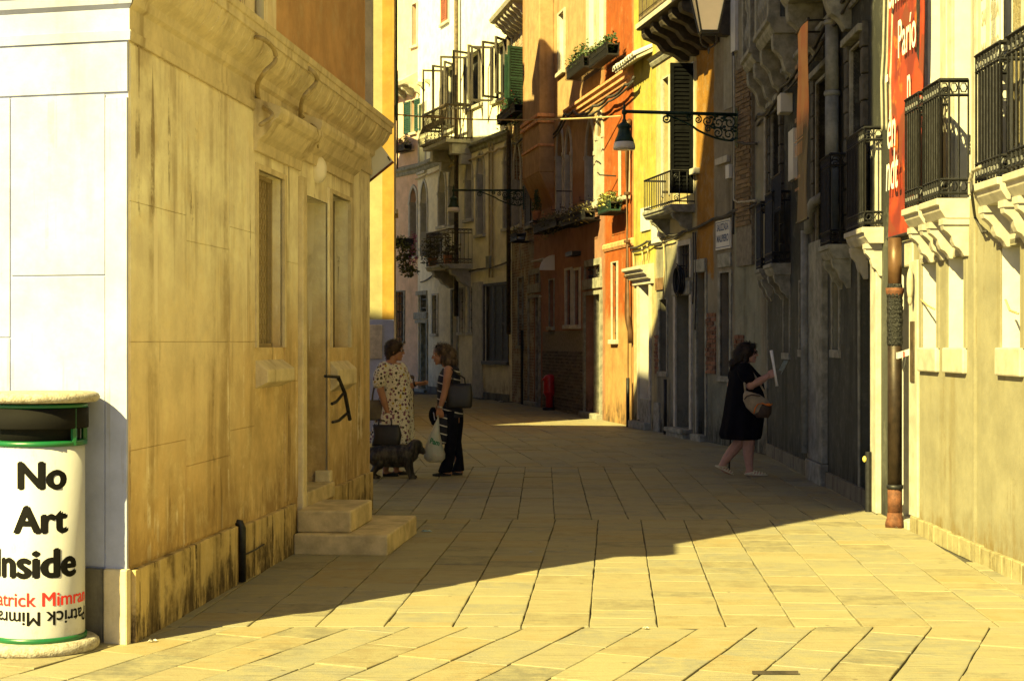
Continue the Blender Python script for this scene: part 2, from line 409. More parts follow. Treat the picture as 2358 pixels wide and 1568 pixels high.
GROUT = flat('grout', (.065, .06, .046), .95, var=.3, scale=10, bump=.8)

g = tag(MB().add([(-400, -400, -.03), (400, -400, -.03), (400, 600, -.03), (-400, 600, -.03)], [(0, 1, 2, 3)]).build('ground', SLAB_G), kind='structure')
# the paved bed between the houses, a little below the stones' tops
pav = tag(MB().add([(-14, 5.4, -.014), (3.7, 5.4, -.014), (4.2, 30, -.014), (4.2, 56, -.014), (-14, 56, -.014)], [(0, 1, 2, 3, 4)]).build('pavement', GROUT), kind='structure')

def left_limit(y): return -5.6 if y < 8 else (-2.10 + .1034 * (y - 8.08) - .12 if y < 14.6 else (-9 if y < 27.2 else -2.3 - (max(0, y - 33) * .24)))
def right_limit(y): return 3.50 if y < 13.5 else (3.78 if y < 21.6 else 3.75 - .1859 * (y - 21.6) if y < 38 else .7 - .37 * (y - 38))
def clip(poly, ya, yb):
    for sign, lim in ((1, ya), (-1, yb)):
        out = []
        for i, p in enumerate(poly):
            q = poly[(i + 1) % len(poly)]; a = sign * (p[1] - lim); b = sign * (q[1] - lim)
            if a >= 0: out.append(p)
            if a * b < 0: t = a / (a - b); out.append((p[0] + (q[0] - p[0]) * t, lim))
        poly = out
        if len(poly) < 3: return []
    return poly
def seg_gap(poly, g):
    """pull a convex polygon's corners inward"""
    cx = sum(p[0] for p in poly) / len(poly); cy = sum(p[1] for p in poly) / len(poly); out = []
    for x, y in poly:
        dx, dy = x - cx, y - cy; l = math.hypot(dx, dy) or 1; out.append((x - dx / l * g, y - dy / l * g))
    return out
zones = [(5.4, 8.55, 23, .300, .42), (8.55, 13.7, 3.8, .384, .30), (13.7, 19.45, 1.2, .334, .36), (19.45, 46, -7.2, .377, .42)]
stones = []
for (ya, yb, az, wd, ln) in zones:
    ca, sa = math.cos(R(az)), math.sin(R(az)); D = Vector((sa, ca)); N_ = Vector((ca, -sa)); org = Vector((0.05, ya))
    for i in range(-60, 60):
        a = -40.0 + random.random() * ln
        w0, w1 = i * wd, (i + 1) * wd
        while a < 60:
            l_ = ln * random.uniform(.7, 1.5); b = a + l_
            c = org + N_ * (w0 + w1) / 2 + D * (a + b) / 2
            if ya - .6 < c.y < yb + .6 and left_limit(c.y) < c.x < right_limit(c.y) and c.y > 5.4:
                gs, gc = .0042, .0018
                q = [org + N_ * (w0 + gs) + D * (a + gc), org + N_ * (w1 - gs) + D * (a + gc), org + N_ * (w1 - gs) + D * (b - gc), org + N_ * (w0 + gs) + D * (b - gc)]
                pl = clip([(p.x, p.y) for p in q], ya + .004, yb - .004)
                if len(pl) >= 3:
                    area = abs(sum(pl[k][0] * pl[(k + 1) % len(pl)][1] - pl[(k + 1) % len(pl)][0] * pl[k][1] for k in range(len(pl)))) / 2
                    if area > .012:
                        u = CX + FOC * c.x / c.y; vv = HZ + FOC * CH / c.y
                        vis = -60 < u < 2420 and vv < 1600
                        if 300 < u < 860 and c.y > 15 : vis = False      # hidden by the corner house
                        stones.append((area / c.y ** 3 if vis else 0, pl))
            a = b
stones.sort(key=lambda s_: -s_[0])
def stone_geo(pl, mb):
    # ragged outline, worn edge, top very slightly uneven
    pts = []
    for k in range(len(pl)):
        p, q = pl[k], pl[(k + 1) % len(pl)]; L = math.hypot(q[0] - p[0], q[1] - p[1]); m_ = 3 if L > .45 else 2 if L > .2 else 1
        for t in range(m_):
            f = t / m_; j = .004 if t else .002
            pts.append((p[0] + (q[0] - p[0]) * f + random.uniform(-j, j), p[1] + (q[1] - p[1]) * f + random.uniform(-j, j)))
    n = len(pts); h = random.uniform(-.003, .003); ins = seg_gap(pts, .005)
    cx = sum(p[0] for p in pts) / n; cy = sum(p[1] for p in pts) / n; tx, ty = random.uniform(-.006, .006), random.uniform(-.006, .006)
    zt = lambda p: h + (p[0] - cx) * tx + (p[1] - cy) * ty
    vs_ = [(p[0], p[1], -.013) for p in pts] + [(p[0], p[1], zt(p) - .0025) for p in pts] + [(p[0], p[1], zt(p)) for p in ins]
    fs = [(i, (i + 1) % n, n + (i + 1) % n, n + i) for i in range(n)] + [(n + i, n + (i + 1) % n, 2 * n + (i + 1) % n, 2 * n + i) for i in range(n)] + [tuple(range(2 * n, 3 * n))]
    mb.add(vs_, fs); return cx, cy
for rank, (wgt, pl) in enumerate(stones[:290]):
    mb = MB(); cx, cy = stone_geo(pl, mb)
    o = link('paving_slab', mb.mesh('paving_slab', SLAB_O, off=(cx, cy, 0)), None, pav); o.location = (cx, cy, 0)
mb = MB()
for wgt, pl in stones[290:]: stone_geo(pl, mb)
tag(mb.build('far_paving_slabs', SLAB_I, pav), kind='stuff')

# ------------------------------------------------------------------ builders for house parts
def corbel(x0, x1, p, h, zt, parent, mat, name='corbel'):
    """scrolled stone bracket under a slab: an S profile that tapers back to the wall"""
    pr = [(.01, 0), (-p, 0), (-p, -.18 * h), (-p * .96, -.30 * h), (-p * .80, -.38 * h), (-p * .66, -.48 * h), (-p * .60, -.62 * h), (-p * .52, -.74 * h),
          (-p * .36, -.80 * h), (-p * .26, -.88 * h), (-p * .16, -h), (.01, -h)]
    return MB().prism([(y, zt + z) for y, z in pr], x0, x1).build(name, mat, parent, bevel=.006)
def rail_bars(m, a, b, z0, z1, step=.105, r=.008, frieze=True):
    """iron railing between two plan points a, b (local x,y)"""
    a, b = Vector(a), Vector(b); L = (b - a).length; k = max(2, int(L / step))
    for i in range(k + 1):
        p = a + (b - a) * i / k; m.tube([(p.x, p.y, z0), (p.x, p.y, z1)], r, 4)
    for zz in ((z1, z1 - .11, z0 + .03, z0 + .13) if frieze else (z1, z0 + .04)):
        m.tube([(a.x, a.y, zz), (b.x, b.y, zz)], r * 1.5 if zz < z1 else r * 2.2, 4)
    if frieze:
        for i in range(k):
            p = a + (b - a) * (i + .5) / k; d = (b - a) / k * .36
            for zc in (z1 - .055, z0 + .08):
                m.tube([(p.x + d.x * math.cos(t), p.y + d.y * math.cos(t), zc + .036 * math.sin(t)) for t in [j * math.pi / 3 for j in range(7)]], r * .8, 3, False)
def spiral(c, r, turns, du, dv, n=18, a0=0, shrink=.85):
    return [Vector(c) + (Vector(du) * math.cos(a0 + 2 * math.pi * turns * i / n) + Vector(dv) * math.sin(a0 + 2 * math.pi * turns * i / n)) * r * (1 - shrink * i / n) for i in range(n + 1)]
def balcony(F, x0, x1, p, zt, mat=None, rail=.88, rail_mat=None, slab=.15, ch=.30, cw=.085, screen=None, scroll=True, ncorb=2, bars=.1, frieze=True):
    mat = mat or STONE
    m = MB().prism([(.01, zt), (-p, zt), (-p, zt - .05), (-p + .02, zt - .052), (-p + .03, zt - .09), (-p + .07, zt - slab), (.01, zt - slab)], x0, x1)
    o = m.build('balcony', mat, F.root, bevel=.006)
    for i in range(ncorb):
        cx = x0 + (x1 - x0) * ((.13 + .74 * i / (ncorb - 1)) if ncorb > 1 else .5)
        corbel(cx - cw / 2, cx + cw / 2, p * .78, ch, zt - slab, o, mat)
        MB().box(cx - cw / 2 - .015, cx + cw / 2 + .015, -p * .8, .005, zt - slab - .045, zt - slab + .001).build('corbel_cap', mat, o)
    e = .03; m = MB(); y = -p + e
    rail_bars(m, (x0 + e, y), (x1 - e, y), zt + .01, zt + rail, bars, frieze=frieze); rail_bars(m, (x1 - e, y), (x1 - e, 0), zt + .01, zt + rail, bars, frieze=frieze); rail_bars(m, (x0 + e, 0), (x0 + e, y), zt + .01, zt + rail, bars, frieze=frieze)
    if scroll:
        for zc in (zt + rail - .1, zt + .1): m.tube(spiral((x1 - e, y * .8, zc), .055, 1.6, (0, 1, 0), (0, 0, 1)), .007, 4, False)
    m.build('railing', rail_mat or IRON, o)
    if screen:
        MB().box(x0 + e + .02, x1 - e - .02, y + .018, y + .024, zt + .13, zt + rail - .12).build('railing_screen', screen, o)
    return o
def stone_balustrade(F, x0, x1, p, zt, mat, h=.85):
    m = MB().prism([(.01, zt), (-p, zt), (-p, zt - .06), (-p + .04, zt - .08), (-p + .05, zt - .13), (-p + .1, zt - .2), (.01, zt - .2)], x0, x1)
    o = m.build('stone_balcony', mat, F.root, bevel=.006)
    for cx in (x0 + .14, x1 - .14): corbel(cx - .09, cx + .09, p * .8, .62, zt - .2, o, mat)
    for px in (x0 + .09, x1 - .09): MB().box(px - .075, px + .075, -p + .02, -p + .17, zt, zt + h).build('balustrade_post', mat, o, bevel=.006)
    MB().box(x0, x1, -p, -p + .19, zt + h + .001, zt + h + .1).build('handrail', mat, o, bevel=.01)
    k = max(2, int((x1 - x0 - .3) / .17)); pr = [(.05, 0), (.05, .05), (.03, .09), (.035, .13), (.07, .26), (.06, .36), (.032, .5), (.03, .6), (.055, .68), (.055, h)]
    bal = None
    for i in range(k):
        px = x0 + .22 + (x1 - x0 - .44) * i / max(1, k - 1)
        if bal is None:
            mm = MB().lathe(pr, n=8); bal = mm.mesh('baluster', mat, True)
        b = link('baluster', bal, None, o); b.location = (px, -p + .1, zt)
    for k2 in range(2):
        b = link('baluster', bal, None, o); b.location = (x1 - .09, -p + .3 + k2 * .17, zt)
    return o
def bricks(F, x0, x1, z0, z1, mat, parent, out=.015, bl=.24, bh=.058, j=.011, ragged=0, limit=400):
    """single bricks in courses, shared mesh, each an object"""
    meshes = []
    for k in range(5):
        m = MB().box(-.5, .5, -.5, .5, -.5, .5); me = m.mesh('brick', mat)
        for v in me.vertices: v.co += Vector((random.uniform(-.02, .02), random.uniform(-.3, .3) if v.co.y < 0 else 0, random.uniform(-.05, .05)))
        meshes.append(me)
    z = z0; row = 0; cnt = 0
    while z + bh <= z1 and cnt < limit:
        x = x0 - (bl / 2 if row % 2 else 0) + random.uniform(-.01, .01)
        while x < x1:
            a, b = max(x, x0), min(x + bl, x1)
            f = (z - z0) / (z1 - z0)
            if b - a > .05 and not (ragged and random.random() < ragged * (1.6 * max(0, abs((a + b) / 2 - (x0 + x1) / 2) / (x1 - x0) * 2 + 1.4 * max(0, f - .6) - .75))):
                o = link('brick', random.choice(meshes), None, parent); o.location = ((a + b) / 2, -out / 2 + .012 + random.uniform(-.004, .004), z + bh / 2)
                o.scale = (b - a, out + .024, bh); cnt += 1
            x += bl + j
        z += bh + j; row += 1
    return cnt
def cable(F, name, pts, r=.012, mat=None, sag=0, parent=None, n=10):
    """pts: (u,v) places along the wall, out: stand-off"""
    P = []
    for i, q in enumerate(pts):
        u, v = q[0], q[1]; o = q[2] if len(q) > 2 else .03
        P.append(Vector((F.x(u, o), -o, F.z(u, v, o))))
    out = []
    for i in range(len(P) - 1):
        for k in range(n):
            t = k / n; p = P[i].lerp(P[i + 1], t); p.z -= sag * 4 * t * (1 - t) + random.uniform(-.25, .25) * r; out.append(p)
    out.append(P[-1]); return MB().tube(out, r, 5).build(name, mat or CABLE, parent or F.root, smooth=True)
def leaves(m, c, rad, n, size=.05, droop=0):
    for i in range(n):
        d = Vector((random.gauss(0, 1), random.gauss(0, 1), random.gauss(0, 1))).normalized() * random.random() ** .4
        p = Vector(c) + Vector((d.x * rad[0], d.y * rad[1], d.z * rad[2] - droop * random.random() ** 2))
        a = Vector((random.gauss(0, 1), random.gauss(0, 1), random.gauss(0, .6))).normalized(); b = a.orthogonal().normalized(); b = Matrix.Rotation(random.random() * 6.3, 3, a) @ b
        s_ = size * random.uniform(.6, 1.3); q = a.cross(b) * .12 * s_
        m.add([p - b * s_ * .22 + q, p + a * s_ * .5, p + b * s_ * .22 + q, p - a * s_ * .5], [(0, 1, 2, 3)])
    return m
def planter(label, F, x0, x1, zt, out, box_mat, leaf, petals=None, h=.17, d=.17, n=520, rad_z=.15, droop=.12, rack=True, group=None, size=.085):
    """window box on a wire rack: box, rack, soil, foliage, flowers"""
    c = F.world((x0 + x1) / 2, -out - d / 2, zt - h); t = empty('planter', c, math.atan2(F.d.y, F.d.x)); tag(t, label, 'planter', group)
    L = x1 - x0
    MB().prism([(-d / 2, h), (-d / 2 + .02, 0), (d / 2 - .02, 0), (d / 2, h), (d / 2 - .015, h), (d / 2 - .03, .03), (-d / 2 + .03, .03), (-d / 2 + .015, h)], -L / 2, L / 2).build('trough', box_mat, t)
    MB().box(-L / 2 + .005, L / 2 - .005, -d / 2 + .03, d / 2 - .03, h - .05, h - .03).build('soil', WOOD_D, t)
    if rack:
        m = MB()
        for k in range(int(L / .09) + 1):
            x = -L / 2 + k * L / max(1, int(L / .09)); m.tube([(x, -d / 2 - .012, h + .01), (x, -d / 2 - .005, -.015), (x, d / 2 + out * .9, -.015)], .005, 4)
        for zz in (h * .95, h * .5, .0): m.tube([(-L / 2, -d / 2 - .016, zz), (L / 2, -d / 2 - .016, zz)], .006, 4)
        m.tube([(-L / 2, d / 2 + out * .9, -.015), (L / 2, d / 2 + out * .9, -.015)], .008, 4)
        m.build('rack', IRON, t)
    m = MB()
    for k in range(max(2, int(L / .12))):
        x = -L / 2 + .06 + (L - .12) * k / max(1, int(L / .12) - 1); leaves(m, (x, random.uniform(-.06, .02), h + rad_z * .5), (.13, .14, rad_z * random.uniform(.6, 1.3)), n // max(2, int(L / .12)), size, droop)
    tag(m.build('foliage', leaf, t), kind='stuff')
    if petals:
        m = MB(); leaves(m, (0, -.05, h + rad_z * .6), (L * .45, .15, rad_z), n // 7, size * .8, droop); tag(m.build('flowers', petals, t), kind='stuff')
    return t
# ------------------------------------------------------------------ left corner building
L1_WALL = plaster('stained_stone_render', (.70, .58, .37), zones=[(-1, 9, -1, .95, (.52, .34, .125), .45), (2.0, 9, -1, 2.3, (.55, .40, .19), .7), (-1, 9, 1.9, 3.4, (.80, .72, .53), .5)],  # last zone paler: upper-left glow put into the colour; lower zones are stains
                  streak=(.6, .43), streak_col=(.22, .14, .05), blotch=.45, blotch_col=(.74, .62, .36), damp=.75, damp_col=(.24, .15, .06), rough=.6, bump=.5, peel=.16, peel_col=(.46, .34, .18), drips=.7, k=1.15)
L1_PLINTH = plaster('stained_plinth_stone', (.56, .42, .19), streak=(.85, .40), streak_col=(.08, .05, .02), blotch=.4, blotch_col=(.66, .54, .30), rough=.75, bump=.6, sc=1.6, k=1, drips=.9, drip_cols=((.10, .065, .03), (.04, .028, .014)), damp=.2, damp_col=(.06, .04, .02))
L1_UP = plaster('orange_upper_render', (.60, .36, .17), streak=(.35, .5), streak_col=(.36, .15, .06), blotch=.35, blotch_col=(.62, .50, .30), rough=.9, k=1)
L1_CORN = plaster('cornice_stone', (.66, .56, .36), streak=(.6, .46), streak_col=(.24, .16, .07), blotch=.3, blotch_col=(.78, .70, .5), rough=.7, bump=.3, sc=2, k=1)
PA, PB = (-2.04, 8.08), (-1.366, 14.6)
L1 = Fac('corner_building', PA, PB, 'pale stone corner building with stained side wall, deep cornice and doorsteps', 3.2, 'building', 5)
SL = L1.L
DIR_W = Vector((-.972, .235))                     # the sunlit front runs off to the left
# door and its neighbours
dx0, dx1 = L1.x(694), L1.x(754)
wx0, wx1 = L1.x(759), L1.x(801)
mx0, mx1 = L1.x(590), L1.x(650)
zd = L1.z(720, 455)
DOOR_G = flat('worn_metal_door', (.10, .073, .036), .5, var=.25, scale=4, bump=.2)
MESH = NT('wire_mesh_screen'); _a = MESH.n('TexChecker'); _mp = MESH.n('Mapping'); MESH.l(MESH.co.outputs['Object'], _mp.inputs[0]); _mp.inputs['Scale'].default_value = (26, 26, 26)
MESH.l(_mp.outputs[0], _a.inputs['Vector']); _a.inputs[1].default_value = (.52, .42, .25, 1); _a.inputs[2].default_value = (.34, .26, .14, 1); _a.inputs['Scale'].default_value = 1.0
MESH.color(_a.outputs[0]); MESHM = MESH.set(.5, .3)
d_, _ = L1.window(0, 0, 0, 0, .24, None, .0, .0, STONE, DOOR_G, False, name='door', r=(dx0, dx1, .42, zd))
MB().box(dx0 - .13, dx0 - .005, -.05, .02, .16, 2.88).build('jamb', L1_CORN, d_, bevel=.012)
MB().box(dx1 + .002, dx1 + .05, -.015, .02, .42, 2.9).build('jamb', L1_WALL, d_, bevel=.012)
MB().box(dx1 - .05, dx1 + .052, -.034, .10, .42, .52).build('jamb_foot', L1_CORN, d_, bevel=.012)
MB().prism([(.23, zd - .01), (.22, zd), (-.02, zd + .28), (.01, zd + .28)], dx0, dx1).build('splayed_lintel', L1_CORN, d_)
for k in range(3): MB().box(dx0 + .1, dx1 - .1, .215, .229, .55 + k * .62, 1.02 + k * .62).build('door_panel', DOOR_G, d_, bevel=.01)
wn_, _ = L1.window(0, 0, 0, 0, .13, None, .05, .03, L1_CORN, DOOR_G, False, r=(wx0, wx1, L1.z(780, 800), L1.z(780, 455)))
MB().prism([(.13, L1.z(780, 800)), (-.08, L1.z(780, 850)), (-.08, L1.z(780, 884)), (.0, L1.z(780, 900)), (.13, L1.z(780, 905))], wx0 - .01, wx1 + .01).build('sloping_sill', L1_CORN, wn_, bevel=.008)
mw, _ = L1.window(0, 0, 0, 0, .12, None, .055, .02, L1_CORN, MESHM, False, r=(mx0, mx1, L1.z(615, 800), L1.z(615, 400)))
MB().prism([(.12, L1.z(615, 800)), (-.09, L1.z(615, 850)), (-.09, L1.z(615, 878)), (.0, L1.z(615, 892)), (.12, L1.z(615, 895))], mx0 - .02, mx1 + .02).build('sloping_sill', L1_CORN, mw, bevel=.008)
mm = MB()
for (a, b, c, e) in ((mx0, mx0 + .03, L1.z(615, 800), L1.z(615, 400)), (mx1 - .03, mx1, L1.z(615, 800), L1.z(615, 400)), (mx0, mx1, L1.z(615, 400) - .03, L1.z(615, 400)), (mx0, mx1, L1.z(615, 800), L1.z(615, 800) + .03)): mm.box(a, b, .075, .108, c, e)
for k in range(1, 26):
    zz = L1.z(615, 800) + k * .055
    if zz < L1.z(615, 400) - .03: mm.box(mx0 + .02, mx1 - .02, .092, .098, zz, zz + .006)
for k in range(1, 9): xx = mx0 + (mx1 - mx0) * k / 9; mm.box(xx - .003, xx + .003, .085, .091, L1.z(615, 800), L1.z(615, 400))
mm.build('mesh_frame', flat('worn_mesh_frame', (.36, .28, .15), .6, .2), mw)
def hood(x0, x1, z, parent, out=.3):
    return L1.course('hood', x0, x1, z, [(.03, -.2), (.04, -.13), (.09, -.09), (out * .6, -.05), (out * .75, .0), (out * .9, .02), (out, .06), (out, .10), (.02, .16)], L1_CORN, parent)
hood(mx0 - .1, L1.x(686), 3.12, mw, .2); hood(L1.x(690), L1.x(806), 3.22, d_, .18)
L1.finish(L1_WALL, H=3.2)
for o in list(L1.root.children):
    if o.name.startswith('house_body'): bpy.data.objects.remove(o)
# facing slabs of the side wall, open seams between
for (a, b, zs_) in ((.015, .95, (.40, 1.02, 1.60, 2.35, 3.19)), (.956, 1.85, (.40, .86, 1.60, 2.20, 3.19)), (1.856, mx0 - .062, (.40, 1.02, 1.60, 2.35, 3.19)), (mx1 + .062, dx0 - .135, (.40, 1.3, 2.2, 3.0))):
    for c_, e_ in zip(zs_[:-1], zs_[1:]): MB().box(a + .0015, b - .0015, -.006 - random.uniform(0, .002), .004, c_ + .0015, e_ - .0015).build('facing_slab', L1_WALL, L1.root, bevel=.002)
# plinth of separate slabs
def plinth(F, x0, x1, h, mat, lens, out=.035, name='plinth_slab'):
    x = x0; i = 0
    while x < x1 - .05:
        l_ = min(lens * random.uniform(.7, 1.3), x1 - x)
        if x1 - x - l_ < .15: l_ = x1 - x
        MB().box(x + .003, x + l_ - .003, -out - random.uniform(0, .006), .01, -.01, h + random.uniform(-.006, .006)).build(name, mat, F.root, bevel=.006); x += l_; i += 1
plinth(L1, 0.012, L1.x(536), .385, L1_PLINTH, .5); plinth(L1, L1.x(552), L1.x(672), .37, L1_PLINTH, .5); plinth(L1, dx1 + .06, SL - .01, .36, L1_PLINTH, .5)
MB().box(L1.x(536), L1.x(552), .002, .03, 0, .37).build('plinth_slab', L1_PLINTH, L1.root)
MB().tube([(L1.x(544), .02, .40), (L1.x(544), -.03, .395), (L1.x(544), -.04, .365), (L1.x(544), -.04, .01)], .026, 8).build('drain_pipe', IRON, L1.root, smooth=True)
MB().tube([(L1.x(545), -.06, .19), (L1.x(570), -.055, .185), (L1.x(592), -.05, .19)], .006, 5).build('cable', CABLE, L1.root)
# doorsteps
STEPM = flat('worn_step_stone', (.52, .42, .24), .8, var=.28, scale=4.5, bump=.6)
def wstep(name, x0, x1, out, z0, z1):
    return MB().box(x0, x1, -out, -.04, z0, z1).build(name, STEPM, L1.root, bevel=.014)
s0 = L1.x(664)
wstep('doorstep', s0, s0 + 1.32, .76, -.01, .150)
wstep('doorstep', s0 + .10, s0 + .93, .46, .151, .318)
MB().box(dx0 - .004, dx1 + .05, -.055, .2, .30, .426).build('door_sill', STEPM, L1.root, bevel=.012)
# lower string, frieze and cornice on the side and on the front
CP = [(.02, 0), (.025, .05), (.015, .055), (.015, .17), (.04, .19), (.05, .235), (.065, .25), (.10, .28), (.145, .345), (.17, .41), (.185, .415), (.185, .47), (.195, .475), (.20, .52), (.05, .58)]
L1.course('cornice', 0, SL, 3.2, CP, L1_CORN, mitre=(1, 1))
# the fluting of the worn cornice: shallow ribs that break the cyma
for k in range(46):
    x = .1 + SL * k / 46 + random.uniform(-.04, .04); q = random.uniform(.004, .014)
    q *= .7; pr = [(.01, 3.43), (-.058 - q, 3.45), (-.10 - q, 3.48), (-.145 - q, 3.545), (-.17 - q, 3.61), (.01, 3.61)]
    MB().prism(pr, x, x + random.uniform(.03, .10)).build('cornice_rib', L1_CORN, L1.root, bevel=.004)
LW = Fac('corner_front', (PA[0] + DIR_W.x * 6, PA[1] + DIR_W.y * 6), PA, 'x', 3.2)
LW.finish(MARBLE_W, H=3.2); LW.root.parent = None
for o in list(LW.root.children):
    if o.name.startswith('house_body'): bpy.data.objects.remove(o)
    else: o.name = 'front_wall'
LW.course('front_cornice', 0, LW.L, 3.2, CP, MARBLE_W, mitre=(0, 1))
LW.course('front_string', 0, LW.L, 2.93, [(.012, 0), (.014, .26)], MARBLE_W)
MB().box(LW.L - .13, LW.L - .002, -.012, .012, .38, 2.9).build('corner_strip', MARBLE_W, LW.root, bevel=.004)
# front slabs of the marble skin, seams open by a few millimetres
for (a, b, c, e) in ((0, 5.30, .40, 1.62), (0, 5.30, 1.626, 2.92), (5.308, 5.866, .40, 1.95), (5.308, 5.866, 1.958, 2.92)):
    MB().box(a, b, -.008, .006, c, e).build('marble_slab', MARBLE_W, LW.root, bevel=.003)
DAMPST = plaster('blackened_foot_stone', (.34, .31, .24), streak=(.7, .4), streak_col=(.05, .045, .04), blotch=.3, blotch_col=(.5, .46, .36), rough=.8, bump=.5, sc=2)
for (a, b) in ((0, 1.5), (1.5, 3.0), (3.0, 4.5), (4.5, 5.45), (5.45, 5.87)):
    MB().box(a + .003, b - .003, -.03, .01, -.01, .392).build('plinth_slab', DAMPST, LW.root, bevel=.006)
MB().box(5.873, 6.012, -.04, .012, -.01, .395).build('plinth_slab', L1_CORN, LW.root, bevel=.01)
# re-root the front under the corner building
def reparent(F_from, F_to):
    bpy.context.view_layer.update()
    Mx = F_to.root.matrix_world.inverted() @ F_from.root.matrix_world
    for o in list(F_from.root.children):
        ml = o.matrix_local.copy(); o.parent = F_to.root; o.matrix_parent_inverse = Matrix(); o.matrix_local = Mx @ ml
    bpy.data.objects.remove(F_from.root)
reparent(LW, L1)
# storeys above: the block that shades the street
up = Fac('upper', PA, PB, 'x', 16); u_ = MB()
def worldbox(m, poly, z0, z1):
    n = len(poly); m.add([(p[0], p[1], z0) for p in poly] + [(p[0], p[1], z1) for p in poly], [tuple(range(n)), tuple(range(2 * n - 1, n - 1, -1))] + [(i, (i + 1) % n, n + (i + 1) % n, n + i) for i in range(n)])
def L1P(s, inn): p = L1.P0 + L1.d * s + L1.n * inn; return (p.x, p.y)
W0 = (PA[0] + DIR_W.x * 14, PA[1] + DIR_W.y * 14)
worldbox(u_, [L1P(.02, .04), L1P(SL, .04), L1P(SL, 3.0), L1P(.6, 3.0)], 3.6, 15.9)
worldbox(u_, [L1P(.4, .6), L1P(SL - .02, .6), L1P(SL - .02, 2.99), L1P(.6, 2.99)], 0, 3.59)
worldbox(u_, [L1P(SL - .05, .005), L1P(SL, .005), L1P(SL, .6), L1P(SL - .05, .6)], 0, 3.59)
worldbox(u_, [L1P(.7, 3.01), L1P(SL, 3.01), L1P(SL, 8), L1P(1.5, 8)], 0, 14.35)
worldbox(u_, [L1P(1.5, 8.01), L1P(SL, 8.01), L1P(SL, 15), L1P(2.9, 15)], 0, 14.0)
o = u_.build('upper_storeys', L1_UP, L1.root); o.matrix_parent_inverse = L1.root.matrix_basis.inverted()
m = MB(); a, b, c, d2 = L1P(1, 3.02), L1P(SL, 3.02), L1P(SL, 3.95), L1P(1, 3.95)
m.add([(*a, 14.36), (*b, 14.36), (*b, 15.9), (*a, 15.9), (*c, 14.36), (*d2, 14.36)], [(0, 1, 2, 3), (1, 4, 2), (0, 3, 5), (3, 2, 4, 5), (0, 5, 4, 1)])
o = m.build('roof_slope', ROOF, L1.root); o.matrix_parent_inverse = L1.root.matrix_basis.inverted()
bpy.data.objects.remove(up.root)
# upper wall details: pilaster, cream panel, pipe, cables along the cornice
MB().box(L1.x(560), L1.x(640), .012, .05, 3.75, 8).build('cream_panel', L1_WALL, L1.root)
MB().tube([(L1.x(592), -.02, 3.72), (L1.x(592), -.02, 8)], .028, 8).build('downpipe', WHITEP, L1.root, smooth=True)
MB().box(SL - .03, SL + .025, -.03, .09, 3.75, 8).build('corner_strip', STONE, L1.root)
def lcable(pts, r=.016): 
    P = [Vector((L1.x(u, o), -o, L1.z(u, v, o))) for u, v, o in pts]; out = []
    for i in range(len(P) - 1):
        p0, p1, p2, p3 = P[max(i - 1, 0)], P[i], P[i + 1], P[min(i + 2, len(P) - 1)]
        for k in range(6):
            t = k / 6; out.append(.5 * ((2 * p1) + (p2 - p0) * t + (2 * p0 - 5 * p1 + 4 * p2 - p3) * t * t + (3 * p1 - p0 - 3 * p2 + p3) * t ** 3))
    out.append(P[-1]); return MB().tube(out, r, 6).build('cable', CABLE_Y, L1.root, smooth=True)
lcable([(565, 88, .05), (600, 88, .22), (628, 110, .23), (634, 140, .23), (608, 168, .20), (592, 200, .08), (600, 240, .03), (622, 258, .2), (626, 270, .24), (600, 288, .23)])
lcable([(570, 84, .04), (620, 98, .05), (670, 135, .05), (720, 165, .22), (728, 190, .23), (700, 222, .2), (692, 255, .06), (692, 290, .03)])
lcable([(640, 125, .04), (700, 150, .05), (760, 205, .05), (820, 245, .05), (846, 262, .06)], .02)
lcable([(692, 262, .03), (712, 282, .06), (730, 300, .2), (732, 340, .12)], .009)
# round lamp by the door, tilted sign board on the far corner, iron bracket leaning on the wall
t = tag(empty('wall_lamp', L1.world(L1.x(726), -.05, L1.z(736, 382, .1))), 'round glass bulkhead lamp under the hood above the side door', 'lamp')
rz_ = Matrix.Rotation(math.atan2(L1.d.y, L1.d.x), 3, 'Z')
m = MB().lathe([(.10, 0), (.105, .03), (.085, .05)], n=16); m.v = [tuple(rz_ @ Vector((p[0], .11 - p[2], p[1]))) for p in m.v]; m.build('backplate', WHITEP, t, smooth=True)
m = MB().ball((0, 0, 0), (.085, .075, .115), 16, 10); m.v = [tuple(rz_ @ Vector((p[0], p[1] + .03, p[2]))) for p in m.v]; m.build('globe', LAMPGLASS, t, smooth=True)
c0 = L1.world(SL, .03, 0)
t = tag(empty('sign_board', (c0.x, c0.y + .03, L1.z(848, 370))), 'cream board tilted on its corner at the far end of the stained wall', 'sign')
m = MB(); q = [(-.02, 0.19), (.13, .165), (.255, .0), (.02, -.19), (-.02, -.15)]
m.prism([(x, z) for x, z in q], 0.0, .03, 'y'); m.build('board', WHITEP, t)
m = MB().tube([(.255, -.004, .0), (.02, -.004, -.19)], .012, 5).tube([(.02, -.004, -.19), (-.02, -.004, -.15)], .012, 5); m.build('rusty_edge', RUST, t)
MB().tube([(.20, -.006, .05), (.225, -.006, .01)], .006, 5).build('slot', IRON, t); MB().box(-.06, .0, .0, .03, -.1, .02).build('bracket', IRON, t)
t = tag(empty('iron_bracket', L1.world(L1.x(778), -.05, .9), math.atan2(L1.d.y, L1.d.x)), 'black iron folding bracket fixed to the wall beside the door', 'bracket')
X = lambda u: L1.x(u, .085) - L1.x(778); Zb = lambda u, v: L1.z(u, v, .085) - .9
m = MB().tube([(X(753), -.02, Zb(753, 866)), (X(782), -.03, Zb(782, 868))], .014, 6); m.build('arm', IRON, t)
